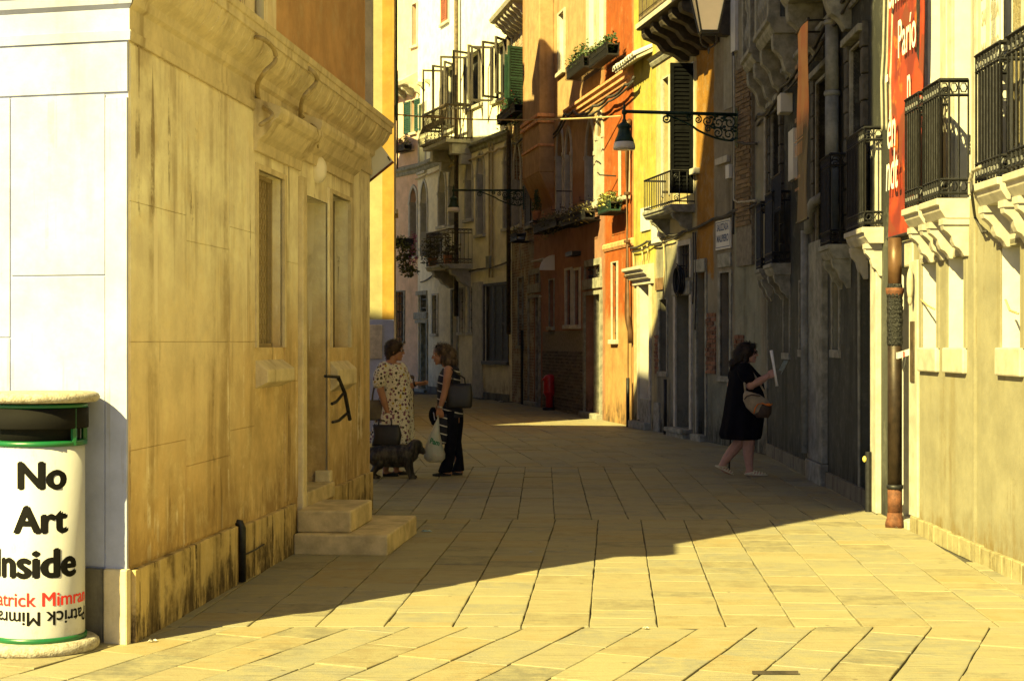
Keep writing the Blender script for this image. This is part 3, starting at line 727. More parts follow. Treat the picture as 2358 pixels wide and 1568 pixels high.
m = MB().tube([(X(780), -.03, Zb(780, 868)), (X(790), -.05, Zb(790, 905)), (X(799), -.06, Zb(799, 966))], .018, 6); m.build('leg', IRON, t)
m = MB().tube([(X(789), -.045, Zb(789, 905)), (X(776), -.03, Zb(776, 925)), (X(768), -.02, Zb(768, 930))], .013, 6).tube([(X(797), -.05, Zb(797, 950)), (X(782), -.03, Zb(782, 968)), (X(770), -.02, Zb(770, 972))], .013, 6); m.build('stay', IRON, t)

# ------------------------------------------------------------------ yellow house on the left, further on
YEL = plaster('yellow_render', (.72, .64, .33), streak=(.12, .55), streak_col=(.55, .36, .08), blotch=.2, blotch_col=(.76, .70, .42), bump=.25)
ORA = plaster('orange_corner_render', (.78, .47, .10), streak=(.2, .5), streak_col=(.5, .25, .05), blotch=.2, blotch_col=(.8, .6, .25), bump=.25)
Y0 = (-2.14, 27.3); Y1 = (-2.71, 35.5); Y2 = (-5.6, 47.5)
YF = Fac('yellow_house', (Y0[0] - 7, Y0[1] - .5), Y0, 'yellow rendered house with white base standing behind the two talking women', 11.0, 'house', 2.2)
YF.finish(YEL)
MB().box(YF.L - .19, YF.L + .02, -.02, .01, 2.0, 11).build('corner_band', ORA, YF.root)
MB().box(YF.L - 2.6, YF.L + .025, -.035, .01, -.01, 2.0).build('white_base', MARBLE_W, YF.root, bevel=.01)
NOTE = flat('stone_notice', (.55, .47, .36), .8, var=.25, scale=8, bump=.3)
nb = MB().box(YF.x(846), YF.x(880), -.06, -.034, YF.z(865, 826), YF.z(865, 748)).build('notice_slab', NOTE, YF.root, bevel=.006)
YS = Fac('yside', Y0, Y1, 'x', 11.0, depth=5.5)
for (a, b, z0_, z1_) in ((1.2, 2.1, 1.0, 2.6), (4.6, 5.5, .1, 2.4), (2.6, 3.5, 4.2, 6.2)): YS.window(0, 0, 0, 0, .18, r=(a, b, z0_, z1_), name='side_window')
bal = balcony(YS, 3.9, 5.6, .42, YS.z(918, 290, .3), STONE, .9, IRON_B, slab=.2, ncorb=2, frieze=False, bars=.16)
w_, r_ = YS.window(0, 0, 0, 0, .18, r=(4.2, 5.2, 5.35, 7.4), name='side_window', sill=False)
YS.shutter(w_, 2.2, 3.0, 6.0, 8.6, WOOD_G, -.03); YS.shutter(w_, 5.25, 5.75, 5.35, 7.4, WOOD_D, -.03)
MB().tube([(2.9, -.05, 2.2), (2.9, -.16, 2.2), (2.9, -.18, 2.3)], .012, 5).build('iron_hook', IRON, YS.root)
YS.finish(YEL); MB().box(-.024, .25, -.02, .01, 2.01, 11).build('corner_band', ORA, YS.root); MB().box(-.03, 2.6, -.03, .01, -.01, 1.99).build('white_base', MARBLE_W, YS.root, bevel=.01)
reparent(YS, YF)
YB = Fac('bend', Y1, Y2, 'x', 10.9, depth=6)
YB.finish(YEL); reparent(YB, YF)
# chimneys and a dormer on its roof: their shadows reach the houses opposite
for (k, hh, ww) in ((.12, 12.3, .5), (.45, 12.6, .7), (.78, 12.2, .5)):
    p = Vector((Y0[0] - .9 + (Y1[0] - Y0[0]) * k, Y0[1] + (Y1[1] - Y0[1]) * k))
    m = MB().box(p.x - ww / 2, p.x + ww / 2, p.y - ww / 2, p.y + ww / 2, 10.9, hh); m.box(p.x - ww * .7, p.x + ww * .7, p.y - ww * .7, p.y + ww * .7, hh, hh + .35)
    o = m.build('chimney', YEL, YF.root); o.matrix_parent_inverse = YF.root.matrix_basis.inverted()
for (k, hh, ww) in ((.15, 12.4, .45), (.4, 12.9, .5), (.62, 12.2, .5)):
    p = Vector((Y1[0] - .7 + (Y2[0] - Y1[0]) * k, Y1[1] + (Y2[1] - Y1[1]) * k))
    m = MB().lathe([(ww / 2, 10.8), (ww / 2, hh), (ww * .9, hh + .5), (ww * .9, hh + .6)], (p.x, p.y, 0), 8)
    o = m.build('chimney', YEL, YF.root); o.matrix_parent_inverse = YF.root.matrix_basis.inverted()
# ------------------------------------------------------------------ right side: near cream house
R1M = plaster('cream_render', (.53, .49, .34), zones=[(-1, 16, 2.62, 14, (.58, .55, .43), .12)], streak=(.42, .46), streak_col=(.36, .27, .10), blotch=.22, blotch_col=(.60, .57, .44), damp=.3, damp_col=(.36, .26, .10), drips=.35, drip_cols=((.64, .62, .5), (.30, .21, .08)), bump=.35)
REVEAL = flat('whitewashed_reveal', (.58, .57, .53), .85, var=.10, scale=5, bump=.5)
R1 = Fac('cream_house', (3.40, 13.46), (3.415, -3.0), 'sunlit cream house with iron balconettes nearest on the right', 13.5, 'house', 6)
def r1win(u0, u1, vt, vb, name='window', sill=.19, depth=.34, w_=None, frame=.06):
    x0, x1, z0, z1 = R1.rect(u0, u1, vt, vb)
    if w_: x1 = x0 + w_
    o, r = R1.window(0, 0, 0, 0, depth, None, frame, .012, R1M, DARK if name == 'window' else WOOD_D, False, name=name, r=(x0, x1, z0, z1))
    # whitewashed lining of the deep opening
    MB().box(x0 + .002, x0 + .012, .004, depth - .012, z0, z1).build('reveal', REVEAL, o); MB().box(x1 - .012, x1 - .002, .004, depth - .012, z0, z1).build('reveal', REVEAL, o)
    if sill:
        m = MB().box(x0 - .05, x1 + .05, -.035, .02, z0 - sill, z0 + .004); m.build('sill', STONE, o, bevel=.012)
        MB().box(x0 - .05, x1 + .05, -.012, .01, z1 + .004, z1 + .16).build('lintel', STONE, o, bevel=.008)
    else: MB().box(x0 - .07, x1 + .06, -.012, .01, z1 + .004, z1 + .22).build('lintel', STONE, o, bevel=.008)
    return o, (x0, x1, z0, z1)
d1, dr = r1win(2068, 2094, 616, 1206, 'door', 0, .34, .46, .05)
for a, b in ((2124, 2159), (2183, 2222), (2306, 2353)):
    o, rr = r1win(a, b, {2124: 605, 2183: 592, 2306: 566}[a], 802)
o, rr = R1.window(0, 0, 0, 0, .34, None, .06, .012, R1M, DARK, False, r=(R1.x(2440), R1.x(2440) + .45, 1.55, 2.25))
# door lamp, letter slot, leaflet, wires
MB().ball((R1.x(2112), -.06, R1.z(2112, 655)), (.03, .03, .14), 8, 8).ball((R1.x(2112), -.06, R1.z(2112, 690)), (.02, .02, .05), 8, 6).build('door_lamp', CABLE_P, R1.root, smooth=True)
MB().box(R1.x(2103), R1.x(2112), -.03, .01, R1.z(2107, 880), R1.z(2107, 740)).build('bell_panel', IRON_B, R1.root, bevel=.004)
MB().box(R1.x(2098), R1.x(2117), -.02, .01, 0.13, R1.z(2107, 600)).build('door_jamb', STONE, R1.root, bevel=.006)
t = tag(empty('leaflet', R1.world(R1.x(2100), -.07, R1.z(2100, 818)), 0), 'white leaflet with a red line stuck beside the cream house door', 'leaflet')
m = MB(); m.add([(-.05, 0, -.03), (.05, .01, .0), (.05, .01, .055), (-.05, 0, .025)], [(0, 1, 2, 3)]); m.add([(-.052, .05, -.03), (-.05, .0, -.03), (-.05, .0, .025), (-.052, .05, .025)], [(0, 1, 2, 3)]); m.build('sheet', WHITEP, t)
MB().box(-.006, .004, -.004, -.001, -.015, .035).build('red_line', PETAL_R, t); MB().tube([(.02, .01, -.02), (.01, .0, -.08), (.0, .0, -.12)], .006, 5).build('clip', IRON, t)
# plinth tiles
plinth(R1, R1.x(2104), R1.L - .1, .128, plaster('plinth_marble', (.66, .58, .34), streak=(.75, .42), streak_col=(.18, .12, .04), blotch=.3, blotch_col=(.78, .72, .5), rough=.7, sc=3), .20, .03)
MB().box(R1.x(2058), R1.x(2098), -.03, .30, -.01, .07).build('door_sill', STONE, R1.root, bevel=.01)
# french windows behind the balconettes
for (a, wd, zt) in ((2134, .46, 4.6), (2196, .5, 4.6), (2300, .52, 4.6)):
    x0 = R1.x(a); o, rr = R1.window(0, 0, 0, 0, .30, None, .10, .02, STONE, WOOD_D, False, r=(x0, x0 + wd, 2.66, zt), name='french_window')
    m = MB().box(x0 + .002, x0 + .014, .004, .285, 2.66, zt); m.build('reveal', REVEAL, o)
    MB().box(x0 - .20, x0 - .105, -.03, .01, 2.66, 6).build('pilaster', STONE, o, bevel=.006)
bx = lambda Y: 13.46 - Y
SCREEN = flat('rush_screen', (.030, .024, .016), .85, var=.45, scale=30, bump=.6)
balcony(R1, bx(12.33), bx(11.88), .245, 2.667, rail_mat=IRON, screen=SCREEN, bars=.06, ch=.28)
balcony(R1, bx(11.80), bx(11.30), .245, 2.667, rail_mat=IRON, screen=SCREEN, bars=.06, ch=.28)
balcony(R1, bx(10.47), bx(9.90), .245, 2.675, rail_mat=IRON, screen=SCREEN, bars=.06, ch=.28)
balcony(R1, bx(9.80), bx(9.0), .245, 2.675, rail_mat=IRON, bars=.08, ch=.28)
# rough render patch and cables
MB().box(R1.x(2338), R1.x(2420), -.018, .01, R1.z(2350, 330), 6.0).build('rough_render', plaster('rough_render', (.62, .52, .28), streak=(.5, .42), streak_col=(.35, .25, .1), blotch=.6, blotch_col=(.85, .8, .6), bump=1.5, sc=6), R1.root)
MB().box(R1.x(2174), R1.x(2193), -.015, .01, 2.68, 6.0).build('bare_strip', plaster('bare_strip', (.45, .33, .12), streak=(.5, .45), streak_col=(.25, .17, .05)), R1.root)
cable(R1, 'cable', [(2235, 400, .26), (2237, 440, .27), (2245, 500, .05), (2262, 535, .04), (2272, 533, .04)], .011, CABLE)
cable(R1, 'cable', [(2258, 385, .27), (2240, 395, .27), (2233, 420, .27), (2233, 450, .27)], .014, CABLE_P)
cable(R1, 'cable', [(2120, 690, .02), (2135, 703, .02), (2152, 712, .02)], .008, CABLE_Y)
cable(R1, 'cable', [(2315, 690, .02), (2325, 715, .02), (2345, 722, .02)], .008, CABLE_Y)
for u in (2020, 2030, 2040): cable(R1, 'cable', [(u + 18, -60, .05), (u + 14, 120, .05), (u + 10, 190, .06), (u + 12, 300, .05)], .013, CABLE_P)
R1.finish(R1M)
MB().box(R1.x(2246), R1.x(2249), -.022, .004, .13, 6).build('render_bead', R1M, R1.root)
# stout downpipe with a tarred joint on the seam of the two houses
t = empty('downpipe', (3.305, 13.12, 0)); tag(t, 'thick downpipe, rusty at its foot and tarred black midway, between two houses', 'downpipe')
z_ = lambda v: CH + (HZ - v) / FOC * 13.1
MB().tube([(0, 0, z_(665)), (0, 0, z_(548))], .058, 14).build('upper_pipe', COPPER, t, smooth=True)
MB().lathe([(.056, z_(700)), (.060, z_(690)), (.078, z_(672)), (.080, z_(663)), (.062, z_(663))], n=14).build('funnel', RUST, t, smooth=True)
MB().tube([(0, 0, .36), (0, 0, z_(700))], .061, 14).build('iron_pipe', flat('old_iron_pipe', (.035, .022, .014), .5, .3, var=.5, scale=8, bump=.3), t, smooth=True)
m = MB()
for k in range(14): m.lathe([(.060, 0), (.064 + random.uniform(.001, .008), .02), (.064 + random.uniform(.001, .01), .045), (.060, .06)], (0, 0, 1.56 + k * .037), 12)
m.build('tarred_wrap', TAR, t, smooth=True)
MB().lathe([(.062, .33), (.072, .335), (.072, .365), (.062, .37)], n=14).build('collar', IRON, t, smooth=True)
MB().tube([(0, 0, .11), (0, 0, .34)], .062, 14).build('rusty_length', RUST, t, smooth=True)
MB().tube([(0, 0, .125), (0, -.005, .07), (-.015, -.03, .03), (-.03, -.06, .012)], [.066, .072, .075, .07], 12).build('shoe', RUST, t, smooth=True)

# ------------------------------------------------------------------ shaded grey-green house with balconies
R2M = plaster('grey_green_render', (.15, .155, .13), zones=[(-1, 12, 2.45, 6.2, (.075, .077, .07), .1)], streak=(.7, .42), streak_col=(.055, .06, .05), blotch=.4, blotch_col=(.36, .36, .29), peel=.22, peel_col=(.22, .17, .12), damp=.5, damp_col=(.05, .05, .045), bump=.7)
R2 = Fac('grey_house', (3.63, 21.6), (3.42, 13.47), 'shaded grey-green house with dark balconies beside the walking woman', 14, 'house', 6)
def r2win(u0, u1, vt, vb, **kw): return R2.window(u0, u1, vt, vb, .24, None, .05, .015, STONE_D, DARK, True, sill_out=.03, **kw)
r2win(1762, 1768, 660, 880, name='door'); r2win(1806, 1819, 660, 812); r2win(1843, 1857, 650, 805); r2win(1918, 1933, 640, 805); 
r2win(1981, 2006, 600, 1150, name='door')
for o in [c for c in R2.root.children]:
    for ch in o.children:
        if ch.name.startswith('pane'):
            bb = [v.co for v in ch.data.vertices]; x0, x1 = min(v.x for v in bb), max(v.x for v in bb); z0, z1 = min(v.z for v in bb), max(v.z for v in bb)
            MB().box(x0 + .022, x0 + .034, .004, .228, z0 + .022, z1 - .022).build('reveal', plaster('reveal_render', (.5, .5, .38), streak=(.3, .5)) if 'reveal_render' not in MATS else MATS['reveal_render'], o)
# stone pilaster with base
px0, px1 = R2.x(1872), R2.x(1906)
MB().box(px0, px1, -.07, .01, .24, 2.75).build('pilaster', STONE_D, R2.root, bevel=.015); MB().box(px0 - .03, px1 + .03, -.09, .01, -.01, .235).build('pilaster_base', STONE_D, R2.root, bevel=.015)
MB().tube([(px0 + .04, -.10, .3), (px0 + .04, -.10, 2.9)], .05, 8).build('rainwater_pipe', PIPE_G, R2.root, smooth=True)
MB().box(R2.x(1850), R2.x(2015), -.035, .01, -.01, .16).build('plinth', DAMPST, R2.root); MB().box(.1, px0 - .04, -.03, .01, -.01, .17).build('plinth', DAMPST, R2.root)
MB().box(R2.x(2016), R2.x(2029), -.05, .01, .0, 3.6).build('pilaster', STONE, R2.root, bevel=.006)
MB().tube([(R2.x(2019), -.08, .0), (R2.x(2019), -.08, R2.z(2019, 1040))], .03, 8).build('waste_pipe', IRON, R2.root)
MB().ball((R2.x(2019), -.115, R2.z(2019, 1057)), (.03, .02, .03), 8, 6).build('yellow_valve', PETAL_Y, R2.root)
# balconies: position from their slabs
def yb(Y): return (21.6 - Y) / (21.6 - 13.47) * R2.L
DK = flat('dark_balcony_panel', (.020, .022, .028), .7, var=.4, scale=12, bump=.4)
for (ya, yb_, p, zt, scr) in ((14.92, 14.05, .20, 2.66, SCREEN), (16.15, 15.55, .24, 2.60, DK), (20.2, 19.5, .26, 2.61, DK), (21.5, 21.0, .2, 2.61, DK)):
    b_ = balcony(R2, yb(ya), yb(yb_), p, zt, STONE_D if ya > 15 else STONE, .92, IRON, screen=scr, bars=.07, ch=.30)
# upper openings with rusticated dark jambs, upper stone balconies
QUO = flat('dark_rusticated_stone', (.075, .07, .06), .9, var=.35, scale=9, bump=.8)
for (a, b, z1_) in ((1745, 1757, 4.75), (1781, 1800, 4.75), (1885, 1921, 4.55), (1965, 1990, 4.55)):
    x0, x1 = R2.x(a), R2.x(b); o, rr = R2.window(0, 0, 0, 0, .26, None, .06, .03, STONE_D, DARK, False, r=(x0, x1, 2.63, z1_), name='french_window')
    for k in range(8):
        zz = 2.65 + k * .26
        for (q0, q1) in ((x0 - .22, x0 - .065), (x1 + .065, x1 + .2)): MB().box(q0 - (.04 if k % 2 else 0), q1, -.055, .01, zz, zz + .245).build('quoin', QUO, o, bevel=.012)
    MB().box(x0 - .18, x1 + .18, -.10, .01, z1_ + .07, z1_ + .14).build('lintel_shelf', STONE_D, o, bevel=.008)
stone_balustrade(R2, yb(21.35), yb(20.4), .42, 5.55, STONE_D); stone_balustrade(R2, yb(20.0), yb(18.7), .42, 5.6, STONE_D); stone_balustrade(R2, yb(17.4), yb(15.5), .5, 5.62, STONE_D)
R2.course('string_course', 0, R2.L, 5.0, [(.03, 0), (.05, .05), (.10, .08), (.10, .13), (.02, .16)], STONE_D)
cable(R2, 'cable', [(1725, 300, .1), (1745, 265, .1), (1775, 245, .1), (1800, 200, .1), (1840, 150, .12), (1900, 60, .1), (1960, -40, .1)], .022, CABLE, .05)
cable(R2, 'cable', [(1725, 305, .08), (1750, 280, .09), (1790, 225, .09), (1850, 160, .1), (1905, 75, .1), (1965, -20, .1)], .018, CABLE, .04)
MB().tube([(R2.x(1777), -.09, R2.z(1777, 460)), (R2.x(1777), -.09, R2.z(1777, 270))], .022, 6).build('pale_conduit', CABLE_P, R2.root)
for k in range(3): MB().tube([(R2.x(1938) , -.10, 4.95 - k * .75), (R2.x(1938), -.10, 4.25 - k * .75)], .075, 8).lathe([(.085, 4.95 - k * .75), (.09, 4.97 - k * .75), (.085, 5.0 - k * .75)], (R2.x(1938), -.10, 0), 8).build('flue_pipe', PIPE_G, R2.root, smooth=True)
MB().tube([(R2.x(1881), -.09, 2.85), (R2.x(1881), -.09, 3.1), (R2.x(1886), -.06, 3.2), (R2.x(1893), .02, 3.25)], .06, 8).build('rainwater_elbow', PIPE_G, R2.root, smooth=True)
MB().box(R2.x(1818), R2.x(1826), -.16, .0, R2.z(1822, 262), R2.z(1822, 218)).build('floodlight_box', WHITEP, R2.root, bevel=.01)
MB().box(R2.x(1824), R2.x(1836), -.05, .0, R2.z(1830, 415), R2.z(1830, 300)).build('white_blind', WHITEP, R2.root)
m = MB(); rail_bars(m, (R2.x(1812), -.2), (R2.x(1835), -.2), R2.z(1823, 490), R2.z(1823, 405), .07, .007, False); m.build('railing', IRON, R2.root)
MB().box(R2.x(1758), R2.x(1763), -.05, .0, R2.z(1760, 770), R2.z(1760, 745)).build('bell_box', WHITEP, R2.root); MB().tube([(R2.x(1758), -.04, .05), (R2.x(1758), -.04, R2.z(1758, 770))], .014, 5).build('white_conduit', WHITEP, R2.root)
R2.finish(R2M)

# ------------------------------------------------------------------ ochre house with plaque, lamp and lit upper wall
R3 = Fac('ochre_house', (2.30, 28.7), (3.62, 21.6), 'peeling ochre and yellow house with street name plaque, lit at its far end', 14, 'house', 6)
X3 = lambda u: R3.x(u)
R3M = plaster('patchy_ochre_render', (.50, .45, .32), zones=[(-.5, X3(1512), 3.0, 12, (.78, .66, .14), .06), (-.5, X3(1535), -1, 3.05, (.74, .62, .34), .12), (X3(1512), X3(1604), -1, 3.3, (.40, .38, .29), .1), (X3(1512), X3(1606), 3.3, 12, (.82, .68, .36), .06),
               (X3(1604), X3(1645), 2.6, 7.0, (.56, .27, .045), .06), (X3(1645), X3(1692), 1.2, 7, (.44, .38, .27), .06), (X3(1692), X3(1752), -1, 4.0, (.46, .46, .34), .05), (X3(1600), X3(1690), -1, 1.1, (.30, .32, .27), .1)],
              streak=(.5, .46), streak_col=(.12, .10, .06), blotch=.3, blotch_col=(.6, .54, .38), peel=.26, peel_col=(.24, .21, .15), damp=.5, damp_col=(.06, .06, .05), bump=.8)
# doors and windows
w_, r_ = R3.window(1473, 1497, 655, 968, .42, None, .08, .03, STONE, plaster('blistered_door_wall', (.55, .42, .12), peel=.5, peel_col=(.85, .8, .6), sc=1.5), False, name='door')
MB().box(r_[0] + .002, r_[0] + .015, .004, .41, r_[2], r_[3]).build('reveal', REVEAL, w_)
R3.course('door_hood', X3(1462), X3(1506), R3.z(1485, 655), [(.05, 0), (.06, .08), (.12, .1), (.14, .15), (.2, .19), (.2, .23), (.26, .26), (.26, .31), (.03, .36)], STONE, w_)
w_, r_ = R3.window(1520, 1536, 690, 855, .2, None, .06, .02, STONE_D, DARK, True, sill_out=.04)
MB().box(X3(1512), X3(1530), -.03, .01, R3.z(1521, 668), R3.z(1521, 640)).build('meter_box', WOOD_B, R3.root, bevel=.006)
w_, r_ = R3.window(1558, 1590, 680, 985, .3, None, .10, .03, STONE, DOOR_B, False, name='door'); x0, x1, z0, z1 = r_
MB().box(x0 - .12, x1 + .12, -.06, .01, z1 + .005, z1 + .22).build('lintel', STONE_D, w_, bevel=.01); MB().box(x0 - .12, x1 + .1, -.2, .02, z0 - .08, z0 - .002).build('doorstep', STONE_D, w_, bevel=.02)
MB().box(x0 - .1, x1 + .1, -.16, .02, -.01, z0 - .085).build('doorstep', STONE_D, w_)
for k in range(2): MB().box(x0 + .12, x1 - .12, .27, .287, z0 + .25 + k * .95, z0 + 1.0 + k * .95).build('door_panel', DOOR_B, w_, bevel=.02)
w_, r_ = R3.window(1564, 1590, 565, 640, .25, None, .08, .025, STONE, DARK, False, grille=4)
w_, r_ = R3.window(1606, 1625, 628, 1000, .25, None, .07, .02, STONE_D, flat('grey_green_door', (.22, .23, .18), .7, var=.2, scale=3), False, name='door'); x0, x1, z0, z1 = r_
MB().box(x0 - .05, x1 + .05, -.12, .02, -.01, max(.06, z0)).build('doorstep', STONE_D, w_, bevel=.015); MB().box(x0 - .08, x1 + .08, -.05, .01, z1 + .006, z1 + .22).build('lintel', STONE_D, w_, bevel=.01)
w_, r_ = R3.window(1660, 1681, 628, 866, .22, None, .08, .02, STONE_D, DARK, True, sill_out=.05); x0, x1, z0, z1 = r_
MB().box(x0, x0 + .05, .12, .17, z0, z1).box(x1 - .05, x1, .12, .17, z0, z1).box(x0 + .05, x1 - .05, .12, .17, z0, z0 + .06).build('wooden_frame', WOOD_N, w_)
MB().box(x0 - .09, x1 + .09, -.03, .01, z1 + .085, z1 + .3).build('lintel', STONE_D, w_, bevel=.008)
# tall dark french window with green shutter leaf over a small balcony
w_, r_ = R3.window(1562, 1597, 158, 452, .22, None, .06, .02, STONE, DARK, False, name='french_window'); x0, x1, z0, z1 = r_
R3.shutter(w_, x0 - .22, x0 - .07, z0 + .3, z1, WOOD_G, -.03); BLKW = flat('black_wood', (.004, .0045, .005), .85, var=.4, spec=.1); R3.shutter(w_, x1 + .02, x1 + .40, z0, z1, BLKW, -.02, ang=R(94))
balcony(R3, X3(1532), x1 + .1, .42, R3.z(1560, 470, .3), STONE_D, .55, IRON, slab=.13, ch=.3, bars=.11, frieze=False)
w_, r_ = R3.window(1528, 1541, 180, 452, .2, None, .09, .02, STONE, GLASS, False)
# brick pier and brick showing through the render
br = R3.wall = None
pier = MB().box(X3(1703), X3(1738), -.05, .01, R3.z(1720, 612), R3.z(1720, 130)).build('brick_pier', MORTAR, R3.root)
def shift(objs, dy):
    for o in objs: o.location.y += dy
before = set(bpy.data.objects); bricks(R3, X3(1703) + .01, X3(1738) - .01, R3.z(1720, 520), R3.z(1720, 150), BRICK_Y, pier, limit=120); shift([o for o in bpy.data.objects if o not in before], -.052)
patch = MB().box(X3(1627), X3(1649), -.004, .01, R3.z(1638, 862), R3.z(1638, 715)).build('bare_brickwork', MORTAR, R3.root)
bricks(R3, X3(1627), X3(1649), R3.z(1638, 860), R3.z(1638, 715), BRICK, patch, ragged=1.0, out=.02)
patch = MB().box(X3(1692), X3(1712), -.004, .01, R3.z(1700, 800), R3.z(1700, 770)).build('bare_brickwork', MORTAR, R3.root)
bricks(R3, X3(1692), X3(1714), R3.z(1700, 802), R3.z(1700, 768), BRICK, patch, ragged=.5, out=.02)
patch = MB().box(X3(1510), X3(1519), -.004, .01, R3.z(1515, 860), R3.z(1515, 770)).build('bare_brickwork', MORTAR, R3.root)
bricks(R3, X3(1509), X3(1519), R3.z(1515, 860), R3.z(1515, 765), BRICK, patch, ragged=.4, out=.02)
# pale lit jamb strip by the pier
MB().box(X3(1668), X3(1690), -.012, .01, R3.z(1680, 250), 9).build('pale_strip', R1M, R3.root); MB().box(X3(1690), X3(1700), -.05, .01, R3.z(1695, 120), 9).build('quoin_strip', REVEAL, R3.root)
# overhanging balcony high up with scalloped brackets
zt = R3.z(1466, 72, .85); xa, xb = R3.x(1466, .85), X3(1684)
o = MB().box(xa, xb, -.85, .01, zt, zt + .12).build('overhanging_balcony', WOOD_D, R3.root, bevel=.01)
for k in range(5):
    cx = xa + .12 + (xb - xa - .24) * k / 4; corbel(cx - .09, cx + .09, .78, .5, zt, o, WOOD_D, 'bracket')
m = MB(); rail_bars(m, (xa + .04, -.82), (xb - .04, -.82), zt + .12, zt + 1.1, .06, .007); rail_bars(m, (xa + .04, -.82), (xa + .04, 0), zt + .12, zt + 1.1, .06, .007); m.build('railing', IRON_B, o)
MB().box(xa, xb, -.87, -.85, zt + .02, zt + .10).build('fascia', STONE, o)
R3.course('string_course', X3(1503), X3(1640), R3.z(1560, 120), [(.03, 0), (.06, .06), (.06, .1), (.12, .14), (.02, .18)], STONE_D)
# tiled drip canopy at the seam of the houses: a row of barrel tiles
can = MB().prism([(.01, 0), (-.30, -.16), (-.30, -.20), (.01, -.06)], 0, 1).build('tile_canopy', STONE, R3.root)
cx0, cx1 = X3(1452), X3(1503); can.location = (cx0, 0, R3.z(1475, 130)); can.scale = (cx1 - cx0, 1, 1)
tm = None
for k in range(9):
    if tm is None:
        m = MB(); n_ = 6; a = []
        for y, z, r in ((.0, .02, .075), (-.36, -.165, .085)): a.append([(r * math.cos(math.pi * j / n_), y, z + r * math.sin(math.pi * j / n_)) for j in range(n_ + 1)])
        for y, z, r in ((-.36, -.18, .068), (.0, .005, .058)): a.append([(r * math.cos(math.pi * j / n_), y, z + r * math.sin(math.pi * j / n_)) for j in range(n_ + 1)])
        m.add([p for q in a for p in q], [(i * 7 + j, i * 7 + j + 1, (i + 1) * 7 + j + 1, (i + 1) * 7 + j) for i in range(3) for j in range(6)]); tm = m.mesh('canopy_tile', REVEAL)
    b = link('canopy_tile', tm, None, R3.root); b.location = (cx0 + (cx1 - cx0) * (k + .5) / 9, 0, R3.z(1475, 130)); b.rotation_euler.x = random.uniform(-.03, .03)
# cables, boxes, hose
cable(R3, 'cable', [(1452, 572, .04), (1490, 556, .05), (1510, 548, .05), (1540, 540, .05), (1570, 535, .05), (1640, 505, .05), (1690, 485, .05), (1742, 470, .06)], .022, CABLE, .03)
cable(R3, 'cable', [(1455, 580, .05), (1500, 562, .06), (1530, 556, .06), (1575, 532, .06), (1650, 500, .06), (1700, 482, .06)], .014, CABLE, .04)
for u, v0, v1 in ((1478, 565, 630), (1490, 562, 600), (1528, 545, 690), (1596, 535, 700), (1601, 535, 760), (1458, 580, 640)): cable(R3, 'cable', [(u, v0, .04), (u + 2, (v0 + v1) / 2, .05), (u - 1, v1, .04)], .014, CABLE if u > 1540 else CABLE_Y)
cable(R3, 'cable', [(1690, 130, .07), (1692, 300, .07), (1690, 460, .06), (1700, 466, .06), (1742, 462, .07)], .02, CABLE_P); cable(R3, 'cable', [(1688, 120, .05), (1690, 330, .06), (1688, 540, .05)], .02, CABLE)
cable(R3, 'cable', [(1690, 325, .06), (1715, 332, .07), (1742, 332, .08)], .02, CABLE)
for k in range(2): MB().box(X3(1508), X3(1526), -.07, .0, R3.z(1517, 560), R3.z(1517, 512)).build('junction_box', WHITEP, R3.root, bevel=.008) if k == 0 else MB().box(X3(1680), X3(1688), -.07, .0, R3.z(1684, 412), R3.z(1684, 380)).build('junction_box', WHITEP, R3.root, bevel=.008)
MB().box(X3(1654), X3(1682), -.06, .0, R3.z(1668, 378), R3.z(1668, 362)).build('wall_stone', STONE, R3.root, bevel=.01); MB().box(X3(1600), X3(1612), -.10, .0, R3.z(1606, 402), R3.z(1606, 388)).build('wall_stone', STONE, R3.root, bevel=.01)
MB().box(X3(1478), X3(1499), -.03, .0, R3.z(1488, 532), R3.z(1488, 478)).build('white_notice', REVEAL, R3.root, bevel=.004)
t = tag(empty('coiled_hose', R3.world(X3(1579), -.13, R3.z(1579, 640)), math.atan2(R3.d.y, R3.d.x)), 'black hose coiled in a ring hanging beside the pale blue door', 'hose')
m = MB()
for k in range(5):
    r1, r2 = .17 + random.uniform(-.03, .02), .24 + random.uniform(-.03, .02); m.tube([(r1 * math.cos(a), -.02 * k + .05, r2 * math.sin(a) - .05) for a in [j * math.pi / 10 for j in range(21)]], .014, 5, False)
m.build('coil', IRON, t, smooth=True); MB().tube([(0, .12, .2), (0, .0, .2), (0, -.03, .24)], .01, 5).build('hook', IRON, t)
MB().tube([(X3(1457), -.09, R3.z(1457, 735)), (X3(1457), -.09, .62), (X3(1457), -.09, .55)], .012, 6).build('conduit', COPPER, R3.root)
MB().tube([(X3(1460), -.12, .0), (X3(1460), -.12, R3.z(1460, 870))], .035, 8).build('black_drain', IRON, R3.root, smooth=True)
MB().tube([(X3(1542), -.08, .0), (X3(1542), -.08, .95)], .03, 8).build('black_drain', IRON, R3.root, smooth=True)
MB().box(X3(1476), X3(1500), -.03, .01, .1, .55).build('stone_block', STONE_D, R3.root, bevel=.01); MB().box(X3(1462), X3(1500), -.14, .01, -.01, .13).build('kerb_stone', STONE_D, R3.root, bevel=.02); MB().box(X3(1508), X3(1520), -.03, .01, -.01, .52).build('stone_block', STONE_D, R3.root, bevel=.01)
R3.finish(R3M)
